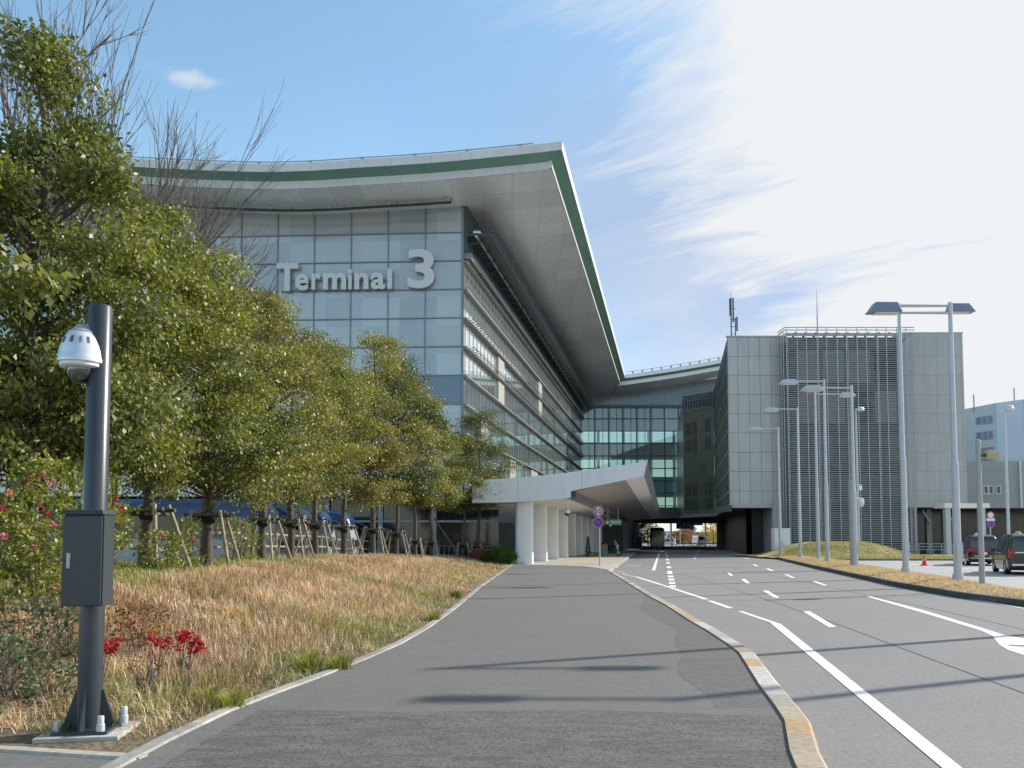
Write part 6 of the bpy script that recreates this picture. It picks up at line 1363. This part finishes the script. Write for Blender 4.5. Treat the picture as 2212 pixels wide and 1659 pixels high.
# bushes at the end of the path
g_ = P(1080, 1213, 46.8); shrub('round_bush', g_.x, 46.8, .12, 1.0, .85, 'clipped round green bush at the foot of the first white column', 'shrub', 101, 420, 26, .07, ((.03, .07, .015), (.07, .14, .025), (.14, .22, .04)), open_=.75, spread=.07, squash=1, mat='leafd')
g_ = P(1040, 1214, 48); shrub('red_bush', g_.x, 48, .15, .85, .8, 'low reddish bush left of the clipped green bush', 'shrub', 102, 260, 22, .07, ((.16, .05, .035), (.28, .10, .06), (.34, .20, .10)), open_=.6, spread=.08, mat='leafd')
# ------------------------------------------------------------------ background beyond the underpass
def far_tree(px, Y, h, r, label, seed, pal, name='far_tree', nc=90, per=22, size=.35, lo=.15):
    p = P(px, 1160, Y); e = empty(name, (p.x, Y, 0), label, 'tree', 'trees beyond the underpass'); rg = np.random.default_rng(seed)
    q = MB(); q.tube([(0, 0, 0), (0, 0, h*.7)], [.2, .08], 6); q.build('trunk', M['bark'], e)
    u = rg.random(nc); th = rg.uniform(0, 6.28, nc); rr = r*np.sin(np.pi*np.clip(u*.9+.08, 0, 1))**.6*rg.random(nc)**.4; cen = np.stack([rr*np.cos(th), rr*np.sin(th), h*(lo+(1-lo)*u)], 1)
    V, f, col = foliage(rg, cen, per, .35, size, pal, crown_c=np.array([0, 0, h*.5])); np_mesh('crown', V, f, None, col, M['leafd'], e)
RUST = ((.20, .09, .05), (.32, .16, .10), (.36, .22, .14)); YEL = ((.28, .20, .03), (.50, .34, .04), (.6, .45, .08))
k = 0
for px, Y, h, r, pal, lab in ((1462, 262, 4.2, 3.4, RUST, 'rust coloured hedge tree beyond the underpass, leftmost of three'), (1476, 258, 5.2, 3.4, RUST, 'rust coloured hedge tree beyond the underpass, middle of three'), (1491, 262, 4.5, 3.0, RUST, 'rust coloured hedge tree beyond the underpass, rightmost of three'), (1481, 300, 9, 2.4, PAL_D, 'dark pointed evergreen behind the rust coloured hedge'), (1494, 298, 7.0, 2.0, PAL_D, 'small dark evergreen behind the hedge right part'), (1541, 230, 7.6, 3.6, YEL, 'yellow ginkgo tree at the right side of the underpass exit'), (1552, 236, 6.5, 3.0, YEL, 'second yellow ginkgo partly hidden by a pier'), (1385, 190, 5.5, 3.0, PAL_G, 'green tree seen past the bus shelter'), (1400, 205, 6.5, 3.2, PAL_O, 'yellow green tree above the stopped coach')):
    k += 1; far_tree(px, Y, h, r, lab, 500+k, pal)
for i, px in enumerate((1448, 1469, 1499, 1524, 1536)):
    p = P(px, 1160, 215+i*6); r = empty('street_lamp', (p.x, p.y, 0), ['first', 'second', 'third', 'fourth', 'rightmost'][i]+' thin far lamp post from the left seen through the underpass', 'street lamp', 'far lamp posts beyond the underpass'); q = MB(); q.tube([(0, 0, 0), (0, 0, 10)], .14, 6); q.build('pole', M['lampm'], r); q = MB(); q.box(-1.2, 0, -.15, .15, 9.8, 10); q.build('lamp_head', M['lampm'], r)
def block(name, pxs, Y, ytop, label, mat, floors):
    a = P(pxs[0], 1160, Y); b = P(pxs[1], 1160, Y); z = P(pxs[0], ytop, Y).z; e = empty(name, (a.x, Y, 0), label, 'building'); w = b.x-a.x
    q = MB(); q.box(0, w, 0, 25, 0, z); q.build('wall', mat, e); q = MB(); q.box(-.3, w+.3, -.3, 25.3, z, z+.6); q.build('roof', M['conc_d'], e)
    for k in range(floors): q = MB(); zz = z*(k+.35)/floors; q.box(1, w-1, -.12, -.02, zz, zz+z/floors*.4); q.build('window_band', M['gdark'], e)
block('distant_building', (1440, 1496), 420, 1150, 'low pale building on the horizon beyond the underpass', M['white'], 2)
block('distant_building', (1500, 1560), 380, 1152, 'low grey building on the horizon behind the yellow trees', M['panel2'], 2)
for i, (p0, p1, Y, yt) in enumerate(((-1600, -900, 420, 1120), (2230, 2700, 330, 1050))):
    block('distant_building', (p0, p1), Y, yt, ['long low pale building far off to the left of the view', 'long pale building far off to the right of the view'][i], M['white'], 4)
q = MB(); a = P(1560, 1160, 190); 
for k in range(14): q.tube([(a.x-11+k*1.6, 190, 0), (a.x-11+k*1.6, 190, .8)], .06, 6)
q.bar((a.x-11, 189.9, .7), (a.x+11, 189.9, .7), .06, .25); o = q.build('guard_rail', M['buswhite']); tag(o, 'white guard rail beyond the underpass on its right side', 'guard rail')
